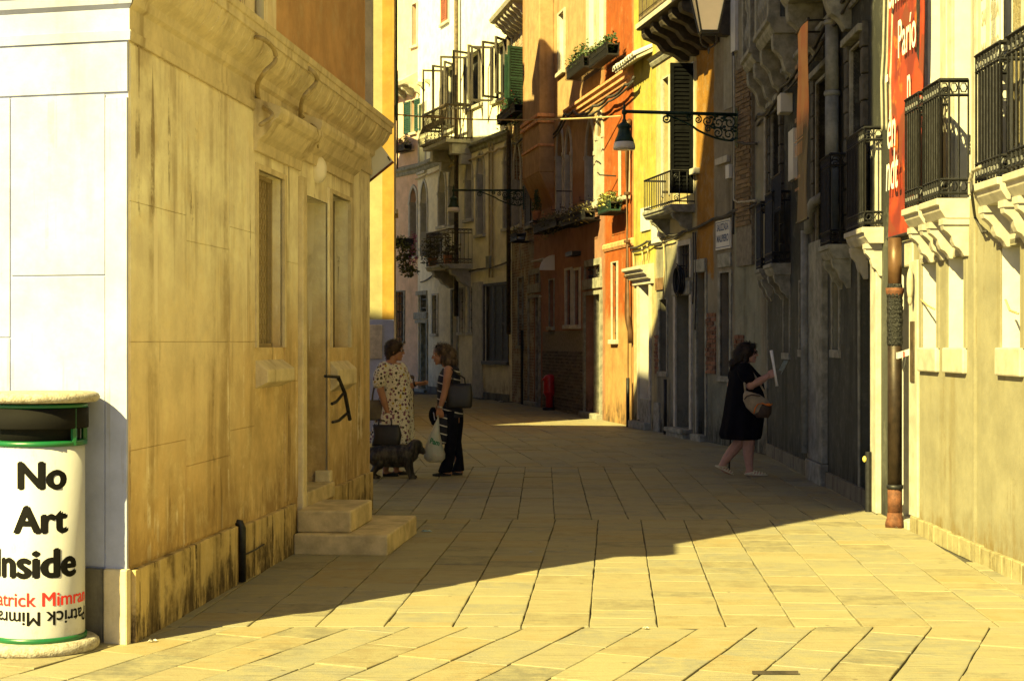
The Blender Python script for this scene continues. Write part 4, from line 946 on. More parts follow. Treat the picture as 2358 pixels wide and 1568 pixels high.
# brown downpipe on the seam
t = tag(empty('downpipe', R3.world(X3(1456), -.1, 0)), 'slim brown downpipe between the orange house and the yellow wall', 'downpipe')
zz = lambda v: R3.z(1456, v)
MB().tube([(.06, .05, zz(278)), (.01, .0, zz(285)), (0, 0, zz(300)), (0, 0, zz(725)), (.02, -.02, zz(745)), (.06, -.03, zz(765)), (.07, -.02, zz(790))], .052, 10).build('pipe', COPPER, t, smooth=True)
for v in (345, 450, 560, 640): MB().lathe([(.056, 0), (.064, .01), (.064, .05), (.056, .06)], (0, 0, zz(v)), 10).build('bracket', COPPER, t)
# ------------------------------------------------------------------ orange house
R4 = Fac('orange_house', (.55, 38.0), (2.30, 28.7), 'orange rendered house with pointed arch windows, half of it in sunlight', 14, 'house', 6)
X4 = lambda u: R4.x(u); Z4 = lambda u, v: R4.z(u, v)
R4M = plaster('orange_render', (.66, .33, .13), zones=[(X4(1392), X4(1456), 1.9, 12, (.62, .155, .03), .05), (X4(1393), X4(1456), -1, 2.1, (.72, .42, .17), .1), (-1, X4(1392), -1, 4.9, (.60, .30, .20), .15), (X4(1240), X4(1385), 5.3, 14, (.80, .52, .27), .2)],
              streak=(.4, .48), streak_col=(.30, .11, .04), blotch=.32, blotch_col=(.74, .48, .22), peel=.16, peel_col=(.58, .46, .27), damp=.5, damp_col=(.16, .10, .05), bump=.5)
def arched(F, u0, u1, vt, vb, fm=STONE, pane=DARK, arch='ogee'):
    o, r = F.window(u0, u1, vt, vb, .26, arch, .10, .03, fm, pane, True); x0, x1, z0, z1 = r
    MB().box(x0 + .003, x0 + .02, .004, .245, z0, z1 - (x1 - x0)).build('reveal', fm, o)
    zc = z1 - (x1 - x0) * .95 - .02
    for a, b in ((x0 - .11, x0 + .012), (x1 - .012, x1 + .11)): MB().box(a, b, -.05, .05, zc - .09, zc).build('capital', fm, o, bevel=.008)
    return o, r
for u0, u1, vt, vb in ((1283, 1297, 292, 492), (1304, 1316, 300, 487), (1351, 1369, 280, 470), (1376, 1388, 262, 468)): arched(R4, u0, u1, vt, vb)
for u0, u1, vt, vb in ((1288, 1300, 30, 165), (1355, 1370, -40, 112), (1379, 1393, -50, 105)):
    o, r = R4.window(u0, u1, vt, vb, .2, None, .09, .03, STONE, REVEAL, True); MB().box(r[0] + .003, r[0] + .02, .004, .19, r[2], r[3]).build('reveal', REVEAL, o)
o, r = R4.window(1430, 1447, 325, 452, .25, None, .09, .03, STONE, REVEAL, True)
o, r = R4.window(1411, 1421, 605, 782, .16, None, .07, .02, STONE, BRICK_D, True, grille=3)
for u0, u1 in ((1305, 1316), (1324, 1335)): R4.window(u0, u1, 622, 748, .22, None, .10, .03, STONE, DARK, True, grille=3)
R4.window(1266, 1276, 645, 752, .2, None, .06, .02, STONE_D, DARK, True)
def transom_door(F, u0, u1, vt, vm, vb, wood=WOOD_D):
    """door under a barred fanlight, stone jambs and a stone rail between"""
    o, r = F.window(u0, u1, vm + 14, vb, .26, None, .12, .04, STONE_D, wood, False, name='door'); x0, x1, z0, z1 = r
    xm = (x0 + x1) / 2; MB().box(xm - .05, xm + .05, .02, .24, z0, z1).build('mullion', STONE_D, o)
    MB().box(x0 - .12, x1 + .12, -.06, .01, z1 + .125, z1 + .34).build('transom_rail', STONE_D, o, bevel=.01)
    zt_ = F.z((u0 + u1) / 2, vt); f, r2 = F.window(0, 0, 0, 0, .24, None, .10, .03, STONE_D, DARK, False, name='fanlight', r=(x0, x1, z1 + .35, zt_), grille=4)
    MB().box(xm - .05, xm + .05, .02, .22, z1 + .35, zt_).build('mullion', STONE_D, f)
    MB().box(x0 - .12, x1 + .12, -.14, .02, -.01, max(.05, z0)).build('doorstep', STONE_D, o, bevel=.015)
    return o
transom_door(R4, 1349, 1384, 612, 665, 950); transom_door(R4, 1220, 1243, 632, 672, 925)
SC = [(.03, 0), (.05, .06), (.09, .08), (.09, .14), (.14, .18), (.14, .24), (.02, .3)]
R4.course('string_course', X4(1310), R4.L, 6.55, SC, flat('orange_stone', (.60, .30, .14), .85, var=.3, scale=8)); R4.course('string_course', X4(1392), R4.L, 3.42, [(.02, 0), (.05, .05), (.05, .12), (.02, .15)], MATS['orange_stone'])
# chimney breast corbelled out of the wall
x0, x1 = X4(1236), X4(1276); z0, z1 = Z4(1255, 455), 12
m = MB().box(x0, x1, -.36, .01, z0 + .5, z1); m.prism([(.01, z0 - .3), (-.36, z0 + .5), (.01, z0 + .5)], x0, x1); m.build('chimney_breast', R4M, R4.root, bevel=.03)
for zc in (Z4(1255, 285), Z4(1255, 298)): MB().box(x0 - .05, x1 + .05, -.42, .01, zc, zc + .09).build('breast_moulding', MATS['orange_stone'], R4.root, bevel=.02)
MB().box(x0 - .03, x1 + .03, -.39, .01, Z4(1255, 350), Z4(1255, 350) + .06).build('breast_moulding', MATS['orange_stone'], R4.root, bevel=.01)
# white quarter-round shell over the little window
m = MB(); c = (X4(1262), 0, Z4(1262, 628)); m.prism([(0, .0)] + [(-.36 * math.cos(a), .36 * math.sin(a) ) for a in [k * math.pi / 16 for k in range(9)]], -.02, .02); m.v = [(p[0] + X4(1277), p[1], p[2] + Z4(1265, 625)) for p in m.v]
m.box(X4(1250), X4(1277), -.3, 0, Z4(1265, 600), Z4(1265, 598)); m.build('canopy', WHITEP, R4.root)
MB().box(X4(1322), X4(1338), -.2, 0, Z4(1330, 590), Z4(1330, 580)).build('shelf', IRON, R4.root)
# base of bare brick, every brick laid
pb = MB().box(X4(1250), X4(1343), -.006, .01, .0, Z4(1297, 762)).build('brick_base', MORTAR, R4.root)
nb = bricks(R4, X4(1250) + .01, X4(1343) - .01, .03, Z4(1297, 764), BRICK_D, pb, bl=.25, bh=.062, j=.014, limit=290)
cable(R4, 'cable', [(1275, 310, .1), (1300, 262, .16), (1320, 255, .16), (1345, 262, .16), (1365, 245, .16), (1400, 225, .16), (1440, 195, .16), (1460, 178, .16)], .03, CABLE, .06); cable(R4, 'cable', [(1275, 318, .1), (1305, 270, .16), (1350, 268, .16), (1400, 235, .17), (1458, 188, .17)], .022, CABLE, .05)
MB().tube([(X4(1322), -.05, Z4(1322, 441)), (X4(1322), -.4, Z4(1322, 441))], .014, 5).build('iron_rod', IRON, R4.root); MB().tube([(X4(1424), -.05, Z4(1424, 406)), (X4(1415), -.3, Z4(1415, 404)), (X4(1414), -.34, Z4(1414, 398))], .014, 5).build('iron_rod', IRON, R4.root)
for (u, v) in ((1285, 484), (1306, 478), (1352, 462), (1372, 458)): MB().tube([(X4(u), -.05, Z4(u, v)), (X4(u), -.16, Z4(u, v)), (X4(u), -.16, Z4(u, v - 8))], .014, 5).build('shutter_hook', IRON, R4.root)
MB().tube([(X4(1252), -.05, 2.7), (X4(1252), -.12, 2.7)], .012, 5).build('lamp_stub', WHITEP, R4.root)
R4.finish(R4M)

# ------------------------------------------------------------------ narrow brick house
RBM = NT('soot_brickwork'); bt = RBM.n('TexBrick'); mp = RBM.n('Mapping'); cb = RBM.n('CombineXYZ'); sx = RBM.n('SeparateXYZ'); RBM.l(RBM.co.outputs['Object'], sx.inputs[0]); RBM.l(sx.outputs[0], cb.inputs[0]); RBM.l(sx.outputs[2], cb.inputs[1]); RBM.l(cb.outputs[0], bt.inputs[0])
bt.inputs['Scale'].default_value = 1; bt.inputs['Brick Width'].default_value = .25; bt.inputs['Row Height'].default_value = .075; bt.inputs['Mortar Size'].default_value = .012
bt.inputs['Color1'].default_value = (.26, .14, .08, 1); bt.inputs['Color2'].default_value = (.18, .12, .075, 1); bt.inputs['Mortar'].default_value = (.33, .28, .18, 1)
RBM.color(RBM.mix(RBM.ramp(RBM.noise(2.2, 6, .7), .46, .6), bt.outputs[0], (.42, .36, .23))); RBM.bump(bt.outputs['Fac'], -.02, .8); RBM.set(.95)
RB = Fac('brick_house', (0.0, 40.8), (.55, 38.0), 'narrow brick house with green shutters and flowers under a bracketed roof', 13, 'house', 6)
XB = lambda u: RB.x(u)
o, r = RB.window(1192, 1213, 120, 262, .2, None, .09, .03, STONE, DARK, True); RB.shutter(o, r[1] - .02, r[1] + .5, r[2], r[3], WOOD_G, -.04, ang=R(70)); RB.shutter(o, r[0] - .45, r[0] - .02, r[2], r[3], WOOD_D, -.03); RB.shutter(o, r[0] + .1, r[0] + .45, r[2], r[3], WOOD_G, -.04, ang=R(80))
arched(RB, 1184, 1200, 330, 520); o, r = RB.window(1213, 1226, 360, 520, .2, None, .08, .03, STONE_D, DARK, True); RB.shutter(o, r[0], r[1], r[2], r[3], WOOD_D, -.03)
RB.window(1195, 1204, 640, 795, .2, None, .08, .03, STONE_D, DARK, True)
for k in range(7):
    x = RB.L * (k + .5) / 7; corbel(x - .05, x + .05, .5, .4, RB.z(1205, 30), RB.root, STONE, 'roof_bracket')
RB.course('eave', -.1, RB.L + .1, RB.z(1205, 30), [(.45, 0), (.58, .03), (.62, .12), (.05, .35)], STONE)
cable(RB, 'cable', [(1184, 100, .05), (1187, 290, .05), (1192, 450, .05), (1196, 560, .05), (1200, 620, .05)], .016, CABLE_P); cable(RB, 'cable', [(1182, 330, .1), (1200, 320, .1), (1230, 295, .1)], .03, CABLE, .06)
MB().tube([(.04, -.1, 1.8), (.04, -.1, 12.5)], .06, 8).build('downpipe', IRON_B, RB.root, smooth=True); MB().tube([(XB(1207), -.06, 0), (XB(1207), -.06, 1.9)], .035, 6).build('drain_pipe', IRON, RB.root)
RB.finish(RBM.mat)

# ------------------------------------------------------------------ cream house at the bend
R5M = plaster('cream_bend_render', (.60, .55, .42), streak=(.35, .52), streak_col=(.34, .28, .16), blotch=.25, blotch_col=(.70, .64, .46), damp=.6, damp_col=(.28, .24, .15), bump=.35, zones=[(-1, 12, 7.2, 14, (.72, .66, .48), .05)], k=1.4)
R5 = Fac('cream_bend_house', (-3.05, 49.2), (0.0, 40.8), 'cream house with a row of arched windows where the street bends', 14, 'house', 6)
X5 = lambda u: R5.x(u); Z5 = lambda u, v: R5.z(u, v)
for u0, u1, vt, vb in ((970, 984, 418, 570), (1011, 1027, 388, 520), (1035, 1050, 378, 520), (1073, 1088, 365, 505), (1099, 1115, 350, 540), (1162, 1178, 322, 525)): arched(R5, u0, u1, vt, vb)
R5.course('string_course', 0, R5.L, 7.05, [(.03, 0), (.06, .05), (.06, .12), (.14, .17), (.14, .25), (.03, .32)], STONE_D); MB().tube([(x_ * R5.L / 30, -.07, 6.86 + random.uniform(-.03, .03)) for x_ in range(31)], .03, 5).build('cable', CABLE_Y, R5.root)
for u0, u1, vt, vb in ((970, 980, 245, 390), (1018, 1032, -60, 55), (1018, 1045, 165, 300)): pass
o, r = R5.window(966, 980, 240, 395, .2, None, .09, .03, STONE, REVEAL, True); o, r = R5.window(1018, 1033, -80, 52, .2, None, .09, .03, STONE, WOOD_R, True); R5.shutter(o, r[0], r[1] - .1, r[2], r[3], WOOD_R, -.02)
def casement(x0, x1, z0, z1, ang, parent):
    """open window leaf: wooden frame with one rail, pane inside"""
    m = MB(); fw = .055; L = x1 - x0; ca, sa = math.cos(ang), math.sin(ang)
    for a0, a1, c0, c1 in ((0, fw, z0, z1), (L - fw, L, z0, z1), (fw, L - fw, z0, z0 + fw), (fw, L - fw, z1 - fw, z1)): m.box(a0, a1, -.03, .03, c0, c1)
    m.v = [(x0 + p[0] * ca - p[1] * sa, -.04 - p[0] * sa - p[1] * ca, p[2]) for p in m.v]; return m.build('casement', WOOD_D, parent)
for (ua, ub, vt, vb) in ((1022, 1048, 155, 300), (1074, 1108, 122, 245), (1136, 1166, 100, 228)):
    o, r = R5.window(ua, ub, vt, vb, .22, None, .08, .03, STONE, DARK, True, name='french_window' if ua < 1100 else 'window'); w_ = (r[1] - r[0]) / 2
    casement(r[0], r[0] + w_ * 1.1, r[2], r[3], R(100), o); casement(r[0] + w_ * .98, r[0] + w_ * 2.0, r[2], r[3], R(72), o); casement(r[1], r[1] + w_, r[2], r[3], R(48), o)
# two iron balconies, the upper one bellied
def belly(F, x0, x1, p, zt, h=1.0, mat=IRON_B):
    o = MB().box(x0, x1, -p, .01, zt - .1, zt).build('balcony', STONE, F.root, bevel=.01)
    for cx in (x0 + .2, x1 - .2): MB().box(cx - .14, cx + .14, -p * .75, .01, zt - .42, zt - .1).box(cx - .12, cx + .12, -p * .4, .01, zt - .7, zt - .42).build('corbel', STONE, o, bevel=.02)
    m = MB(); prof = [(.0, 0), (.14, .06), (.20, .2), (.15, .4), (.04, .65), (.0, h)]
    k = int((x1 - x0) / .11)
    for i in range(k + 1): x = x0 + .03 + (x1 - x0 - .06) * i / k; m.tube([(x, -p + .04 - q, zt + z) for q, z in prof], .013, 4)
    for xs in (x0 + .03, x1 - .03):
        sg = -1 if xs < (x0 + x1) / 2 else 1
        for j in range(int(p / .12)): m.tube([(xs + sg * q * .5, -j * .12 - .05, zt + z) for q, z in prof], .013, 4)
    m.tube([(x0, 0, zt + h), (x0, -p, zt + h), (x1, -p, zt + h), (x1, 0, zt + h)], .04, 6); m.tube([(x0, 0, zt + .05), (x0, -p - .1, zt + .05), (x1, -p - .1, zt + .05), (x1, 0, zt + .05)], .022, 5)
    m.build('railing', mat, o); return o
belly(R5, X5(1032), X5(1088), .8, R5.z(1055, 322, .4), .98); bl2 = balcony(R5, X5(1034), X5(1088), .75, R5.z(1055, 608, .4), STONE, 1.0, IRON_B, slab=.14, ch=.5, cw=.28, bars=.12)
MB().tube([(X5(1062), -.15, 2.35), (X5(1062), -.15, 13.5)], .07, 8).build('downpipe', IRON_B, R5.root, smooth=True)
for u in (1131, 1138): MB().tube([(X5(u), -.05, Z5(u, 640)), (X5(u), -.05, Z5(u, 330))], .03, 6).build('conduit', CABLE_Y, R5.root)
MB().box(X5(1126), X5(1134), -.1, 0, Z5(1130, 618), Z5(1130, 590)).build('meter_box', PIPE_G, R5.root)
transom_door(R5, 950, 983, 680, 730, 895, DOOR_B)
for u0, u1, vt, vb in ((997, 1007, 680, 768), (1059, 1068, 665, 765), (1081, 1090, 662, 765)): R5.window(u0, u1, vt, vb, .2, None, .10, .03, STONE, GLASS, True, grille=3)
R5.window(1042, 1053, 668, 905, .2, None, .1, .03, STONE_D, WOOD_B, False, name='door')
o, r = R5.window(1116, 1170, 656, 832, .18, None, .06, .03, WOOD_D, DARK, True); q = (r[1] - r[0]) / 3
for k in range(3): R5.shutter(o, r[0] + q * k + .01, r[0] + q * (k + 1) - .01, r[2], r[3], WOOD_D if k != 1 else flat('grey_shutter', (.07, .07, .06), .7, var=.3), .08)
for u0, u1 in ((1091, 1113),): MB().box(X5(u0), X5(u1), -.05, .01, .0, Z5(1100, 650)).build('pilaster', STONE, R5.root, bevel=.01)
MB().box(X5(1115), X5(1174), -.03, .01, -.01, .18).build('plinth', DAMPST, R5.root); MB().box(X5(985), X5(1008), -.04, .01, -.01, .2).build('plinth', DAMPST, R5.root)
cable(R5, 'cable', [(968, 650, .05), (1000, 630, .05), (1050, 622, .05), (1100, 620, .05), (1176, 600, .05)], .022, CABLE, .05)
MB().box(X5(1125), X5(1128), -.04, .0, 1, 1.4)
R5.finish(R5M)

# ------------------------------------------------------------------ pink house beyond
R6M = plaster('pink_render', (.62, .42, .28), streak=(.3, .5), streak_col=(.36, .22, .13), blotch=.3, blotch_col=(.7, .54, .38), peel=.14, peel_col=(.45, .25, .14), bump=.35, k=1.2)
R6 = Fac('pink_house', (-6.2, 54.5), (-3.05, 49.2), 'pinkish house at the far end with a green-shuttered window', 14, 'house', 6)
X6 = lambda u: R6.x(u); Z6 = lambda u, v: R6.z(u, v)
arched(R6, 945, 960, 432, 590)
o, r = R6.window(948, 957, 232, 305, .2, None, .08, .03, STONE, GLASS, True); R6.shutter(o, r[0] - .48, r[0] - .02, r[2], r[3], WOOD_G, -.03); R6.shutter(o, r[1] + .02, r[1] + .42, r[2], r[3], WOOD_G, -.03)
R6.course('eave', X6(900), R6.L, Z6(935, 208), [(.2, 0), (.5, .05), (.55, .16), (.05, .45)], STONE)
for k in range(6): corbel(X6(915) + k * .55, X6(915) + k * .55 + .1, .42, .3, Z6(935, 208), R6.root, STONE, 'roof_bracket')
R6.window(914, 930, 672, 785, .2, None, .08, .03, STONE_D, IRON_B, True, grille=3); R6.window(950, 960, 10, 105, .2, None, .09, .03, STONE, WOOD_B, True)
R6.course('string_course', 0, R6.L, 7.05, [(.03, 0), (.06, .05), (.06, .12), (.14, .17), (.14, .25), (.03, .32)], STONE_D)
R6.finish(R6M)
# ------------------------------------------------------------------ writing
def text_geo(body, size, bold=0.0, align='CENTER', spacing=1.0):
    cu = bpy.data.curves.new('t', 'FONT'); cu.body = body; cu.size = size; cu.offset = bold; cu.align_x = align; cu.resolution_u = 4; cu.space_character = spacing
    ob = bpy.data.objects.new('t', cu); COL.objects.link(ob); bpy.context.view_layer.update()
    dg = bpy.context.evaluated_depsgraph_get(); me = bpy.data.meshes.new_from_object(ob.evaluated_get(dg))
    v = [tuple(p.co) for p in me.vertices]; f = [tuple(p.vertices) for p in me.polygons]
    bpy.data.objects.remove(ob); bpy.data.curves.remove(cu); bpy.data.meshes.remove(me); return v, f
def text_on(m, body, size, x, z, y=0, bold=0, sx=1, spacing=1.0, fn=None):
    v, f = text_geo(body, size, bold, 'CENTER', spacing)
    m.add([(fn or (lambda a, b: (x + a * sx, y, z + b)))(p[0], p[1]) for p in v], f)
BLACKP = flat('black_print', (.007, .0065, .006), .7, bump=0, spec=.1); REDP = flat('red_print', (.75, .02, .015), .5, bump=0); WHITE_T = flat('white_print', (.85, .83, .78), .6, bump=0, var=.04); GREYP = flat('grey_print', (.36, .32, .24), .7, bump=0); BLUEP = flat('blue_print', (.06, .09, .18), .6, bump=0); GREENP = flat('green_print', (.01, .22, .10), .5, bump=0)

# litter bin on the left
BC = (-2.464, 7.93); t = tag(empty('litter_bin', (BC[0], BC[1], 0)), 'white litter bin with green rims and big black lettering under a stone slab lid', 'bin')
AGG = NT('aggregate_concrete'); _v = AGG.n('TexVoronoi'); _v.inputs['Scale'].default_value = 90; AGG.l(AGG.co.outputs['Object'], _v.inputs['Vector'])
AGG.color(AGG.mix(AGG.ramp(AGG.noise(30, 4), .35, .65), AGG.mix(AGG.ramp(_v.outputs['Distance'], .2, .6), (.36, .32, .26), (.26, .22, .16)), (.42, .39, .33))); AGG.bump(_v.outputs['Distance'], .004, .6); AGGM = AGG.set(.85)
WB = NT('scuffed_white_print'); WB.color(WB.mix(WB.math('MULTIPLY', WB.ramp(WB.noise(7, 7, .8, sc=(1, 1, .5)), .54, .72), .45), (.50, .50, .53), (.30, .27, .21))); WB.bump(WB.noise(5, 3), .01, .25); WHITEB = WB.set(.4, 0, .4); GREENB = flat('green_enamel', (.006, .105, .03), .35, var=.15, bump=.1); BLACKB = flat('black_hopper', (.006, .0055, .005), .8, bump=.2, spec=.15)
ry = .86; zb = lambda v: CH + (HZ - v) / FOC * 7.93; K = 7.93 / FOC; r0 = 103 * K
def el(prof, name, mat, n=40): return MB().lathe(prof, n=n, sy=ry).build(name, mat, t, smooth=True)
el([(.04, -.005), (.285, -.005), (.302, .012), (.307, .03), (.302, .048), (.285, .062), (.04, .062)], 'stone_base', AGGM)
el([(r0, .06), (r0 + .008, .062), (r0 + .008, .085), (r0, .088)], 'bottom_rim', GREENB); zt_ = zb(1022)
el([(r0 - .004, .086), (r0 - .003, .09), (r0 - .003, zt_), (r0 - .01, zt_), (r0 - .012, .09)], 'drum', WHITEB, 56)
el([(r0, zt_ - .004), (r0 + .01, zt_), (r0 + .01, zt_ + .02), (r0 - .01, zt_ + .024)], 'top_rim', GREENB)
zc = zb(938); el([(r0 - .028, zt_ + .01), (r0 - .026, zc)], 'inner_liner', BLACKB)
for a in (-152, -28, 28, 152): 
    a = R(a); MB().tube([(r0 * math.cos(a), ry * r0 * math.sin(a), zt_), (r0 * math.cos(a), ry * r0 * math.sin(a), zc)], .016, 6).build('post', GREENB, t)
el([(r0 + .012, zc - .105), (r0 + .016, zc - .10), (r0 + .016, zc), (r0 - .02, zc + .002), (r0 - .02, zc - .105)], 'hood_band', BLACKB); el([(r0 - .02, zc), (r0 + .012, zc + .002), (r0 + .012, zc + .02), (r0 - .02, zc + .022)], 'hood_rim', GREENB)
zl = zb(925); el([(.04, zl), (.285, zl), (.302, zl + .010), (.308, zl + .026), (.300, zl + .042), (.28, zl + .052), (.04, zl + .056)], 'lid', AGGM)
m = MB(); 
for k in range(3): m.ball((.0 + k * .06, -.06, zt_ + .01), (.05, .05, .06), 8, 6)
m.build('rubbish', flat('crumpled_rubbish', (.10, .08, .05), .7, var=.7, scale=40, bump=1), t)
def wrap(xoff, z, flip=False, rr=r0 + .0015):
    """bend a line of print round the drum; xoff is where the line's centre sits, measured along the skin"""
    def fn(a, b):
        a2, b2 = (-a, -b) if flip else (a, b)
        th = (a2 + xoff) / rr - math.pi / 2 + .29
        return (rr * math.cos(th), ry * rr * math.sin(th), z + b2)
    return fn
def letters(name, body, size, v_base, xoff, mat, bold, flip=False, spacing=1.0):
    m = MB(); v, f = text_geo(body, size, 0, 'CENTER', spacing)
    bm = bmesh.new(); bv = [bm.verts.new(p) for p in v]
    for q in f:
        try: bm.faces.new([bv[i] for i in q])
        except ValueError: pass
    bmesh.ops.triangulate(bm, faces=bm.faces); bmesh.ops.subdivide_edges(bm, edges=[e for e in bm.edges if e.calc_length() > .02], cuts=2); bmesh.ops.triangulate(bm, faces=bm.faces)
    bm.verts.ensure_lookup_table(); bm.verts.index_update(); v = [tuple(q.co) for q in bm.verts]; f = [tuple(q.index for q in fc.verts) for fc in bm.faces]; bm.free()
    for k, (dx, dz) in enumerate(((-1, 0), (1, 0), (0, .6), (0, -.6), (-.5, .4), (.5, -.4), (0, 0))):      # overprinted for weight
        fn = wrap(xoff, zb(v_base), flip, r0 - .0014 + .00012 * k); m.add([fn(p[0] + dx * bold, p[1] + dz * bold) for p in v], f)
    m.build(name, mat, t)
letters('lettering', 'No', .195, 1117, .004, BLACKP, .0105); letters('lettering', 'Art', .195, 1216, .000, BLACKP, .0105); letters('lettering', 'Inside', .205, 1316, -.04, BLACKP, .0105)
letters('lettering', 'Patrick Mimran', .100, 1381, .0, REDP, .0022); letters('lettering', 'Patrick Mimran', .100, 1394, .0, BLACKP, .0022, True)

# street name plaques
def plaque(F, u0, u1, vt, vb, lab, border, txt_mat, size, out=.02, ground=WHITEP):
    x0, x1, z0, z1 = F.rect(u0, u1, vt, vb); c = F.world((x0 + x1) / 2, -out - .006, (z0 + z1) / 2); t = tag(empty('street_sign', c, math.atan2(F.d.y, F.d.x)), lab, 'sign')
    w_, h_ = (x1 - x0) / 2, (z1 - z0) / 2
    MB().box(-w_, w_, -.006, out, -h_, h_).build('plate', ground, t, bevel=.003)
    if border:
        m = MB(); b = .028
        for a in ((-w_ + .02, w_ - .02, h_ - b - .012, h_ - b), (-w_ + .02, w_ - .02, -h_ + b, -h_ + b + .012), (-w_ + .02, -w_ + .032, -h_ + b + .013, h_ - b - .013), (w_ - .032, w_ - .02, -h_ + b + .013, h_ - b - .013)): m.box(a[0], a[1], -.008, -.0065, a[2], a[3])
        m.build('border', border, t)
    m = MB(); 
    for line, zz in (('SALIZZADA', h_ * .28), ('MALIPIERO', -h_ * .48)):
        v, f = text_geo(line, size, .004, 'CENTER'); wd = max(p[0] for p in v) - min(p[0] for p in v); s_ = (2 * w_ * .8) / wd; m.add([(p[0] * s_, -.0085, zz + p[1]) for p in v], f)
    m.build('lettering', txt_mat, t); return t
plaque(R3, 1652, 1686, 506, 574, 'white street name sign with blue letters on the ochre wall', BLUEP, BLUEP, .15)
plaque(R1, 2262, 2313, -25, 178, 'large painted street name panel on the cream house above the balconette', GREYP, GREYP, .15, .008, flat('pale_painted_panel', (.74, .72, .62), .8, var=.06))

# hanging banners
BAN1 = NT('red_banner_print'); sx = BAN1.n('SeparateXYZ'); BAN1.l(BAN1.co.outputs['Object'], sx.inputs[0])
nb1 = BAN1.noise(2.2, 3, .5); wv = BAN1.n('TexVoronoi'); wv.inputs['Scale'].default_value = 2.6; BAN1.l(BAN1.co.outputs['Object'], wv.inputs['Vector'])
c = BAN1.mix(BAN1.ramp(nb1, .42, .60), (.20, .022, .010), (.46, .055, .013)); c = BAN1.mix(BAN1.ramp(BAN1.noise(3.3, 4, .6, w=7), .56, .64), c, (.62, .16, .025)); c = BAN1.mix(BAN1.ramp(wv.outputs['Distance'], .62, .7), c, (.20, .04, .015))
BAN1.color(c); BAN1M = BAN1.set(.6)
BAN2 = NT('painted_half_lit_banner'); sx = BAN2.n('SeparateXYZ'); BAN2.l(BAN2.co.outputs['Object'], sx.inputs[0])
BAN2.color(BAN2.mix(BAN2.ramp(BAN2.math('ADD', sx.outputs[2], BAN2.math('MULTIPLY', BAN2.noise(3, 3), .15)), 1.0, 1.32), (.075, .038, .022), BAN2.mix(BAN2.ramp(BAN2.noise(1.6, 3), .4, .6), (.82, .19, .03), (.86, .33, .07)))); BAN2M = BAN2.set(.6)  # sunlit orange above, shaded brown below: the shadow is put into the cloth colour
def cloth_sheet(m, w_, h_, nx=10, nz=26, amp=.012, seed=0, th=.004):
    P = lambda i, j, o: (w_ * i / nx, o + amp * math.sin(5.1 * i / nx + 2 * j / nz + seed) * (1 - .5 * j / nz) + amp * .7 * math.sin(9 * j / nz + 3 * i / nx + seed), h_ * j / nz)
    for o, flip in ((0, False), (th, True)):
        m.add([P(i, j, o) for j in range(nz + 1) for i in range(nx + 1)], [(j * (nx + 1) + i, j * (nx + 1) + i + 1, (j + 1) * (nx + 1) + i + 1, (j + 1) * (nx + 1) + i) for j in range(nz) for i in range(nx)])
    return P
def banner(lab, F, x0, x1, z0, z1, out, mat, words, tmat, rod):
    t = tag(empty('banner', F.world(x0, -out, z0), math.atan2(F.d.y, F.d.x)), lab, 'banner'); w_, h_ = x1 - x0, z1 - z0
    m = MB(); P = cloth_sheet(m, w_, h_); m.build('cloth', mat, t, smooth=True)
    m = MB()
    for body, size, fx, fz, shear in words:
        if body in ('row', 'rule'):      # print too faint to read: a row of strokes
            k = 1 if body == 'rule' else int(shear * w_ / (size * .42)) + 1
            for q in range(k):
                a0 = fx * w_ + shear * w_ * q / k; a1 = a0 + shear * w_ / k * (1 if body == 'rule' else random.uniform(.25, .6)); m.add([(a0, -.034, fz * h_), (a1, -.034, fz * h_), (a1, -.034, fz * h_ + size), (a0, -.034, fz * h_ + size)], [(0, 1, 2, 3)])
            continue
        v, f = text_geo(body, size, .004, 'LEFT'); m.add([(fx * w_ + (p[0] + shear * p[1]) * .62, -.034, fz * h_ + p[1]) for p in v], f)
    m.build('lettering', tmat, t)
    MB().tube([(-.04, .0, h_ + .01), (w_ + .04, .0, h_ + .01)], .016, 6).build('rod', rod, t); MB().tube([(0, .0, -.005), (w_, .0, -.005)], .014, 6).build('weight_bar', rod, t)
    for q in (.06, w_ - .06): MB().tube([(q, .0, h_ + .01), (q, out - .02, h_ + .01)], .012, 5).build('bracket', rod, t)
    return t
zB = lambda v, Y: CH + (HZ - v) / FOC * Y
banner('long red and orange banner with white words by the thick downpipe', R1, -.06, 1.10, zB(545, 13.3), 5.7, .055, BAN1M,
       [('Small', .50, .12, .63, .12), ('Parío', .46, .40, .475, .0), ('-', .6, .02, .40, 0), ('én', .50, .08, .245, .15), ('n', .42, .66, .35, 0), ('ndt', .50, .04, .13, .15)], WHITE_T, IRON)
MB().box(R1.x(2127), R1.x(2133), -.06, .0, 2.7, 6).build('black_pole', IRON, R1.root)
banner('narrow orange banner, its lower half painted dark as if shaded, among the shaded balconies', R2, (21.6 - 16.9) / 8.13 * R2.L, (21.6 - 16.17) / 8.13 * R2.L, 2.92, 5.02, .34, BAN2M,
       [('row', .045, .1, .80, .35), ('row', .045, .1, .75, .45), ('row', .05, .1, .52, .3), ('row', .13, .1, .43, .75), ('rule', .012, .1, .415, .75), ('row', .13, .1, .34, .7), ('row', .035, .1, .22, .5), ('row', .03, .1, .16, .4)], flat('tan_print', (.50, .22, .10), .6, bump=0), IRON)

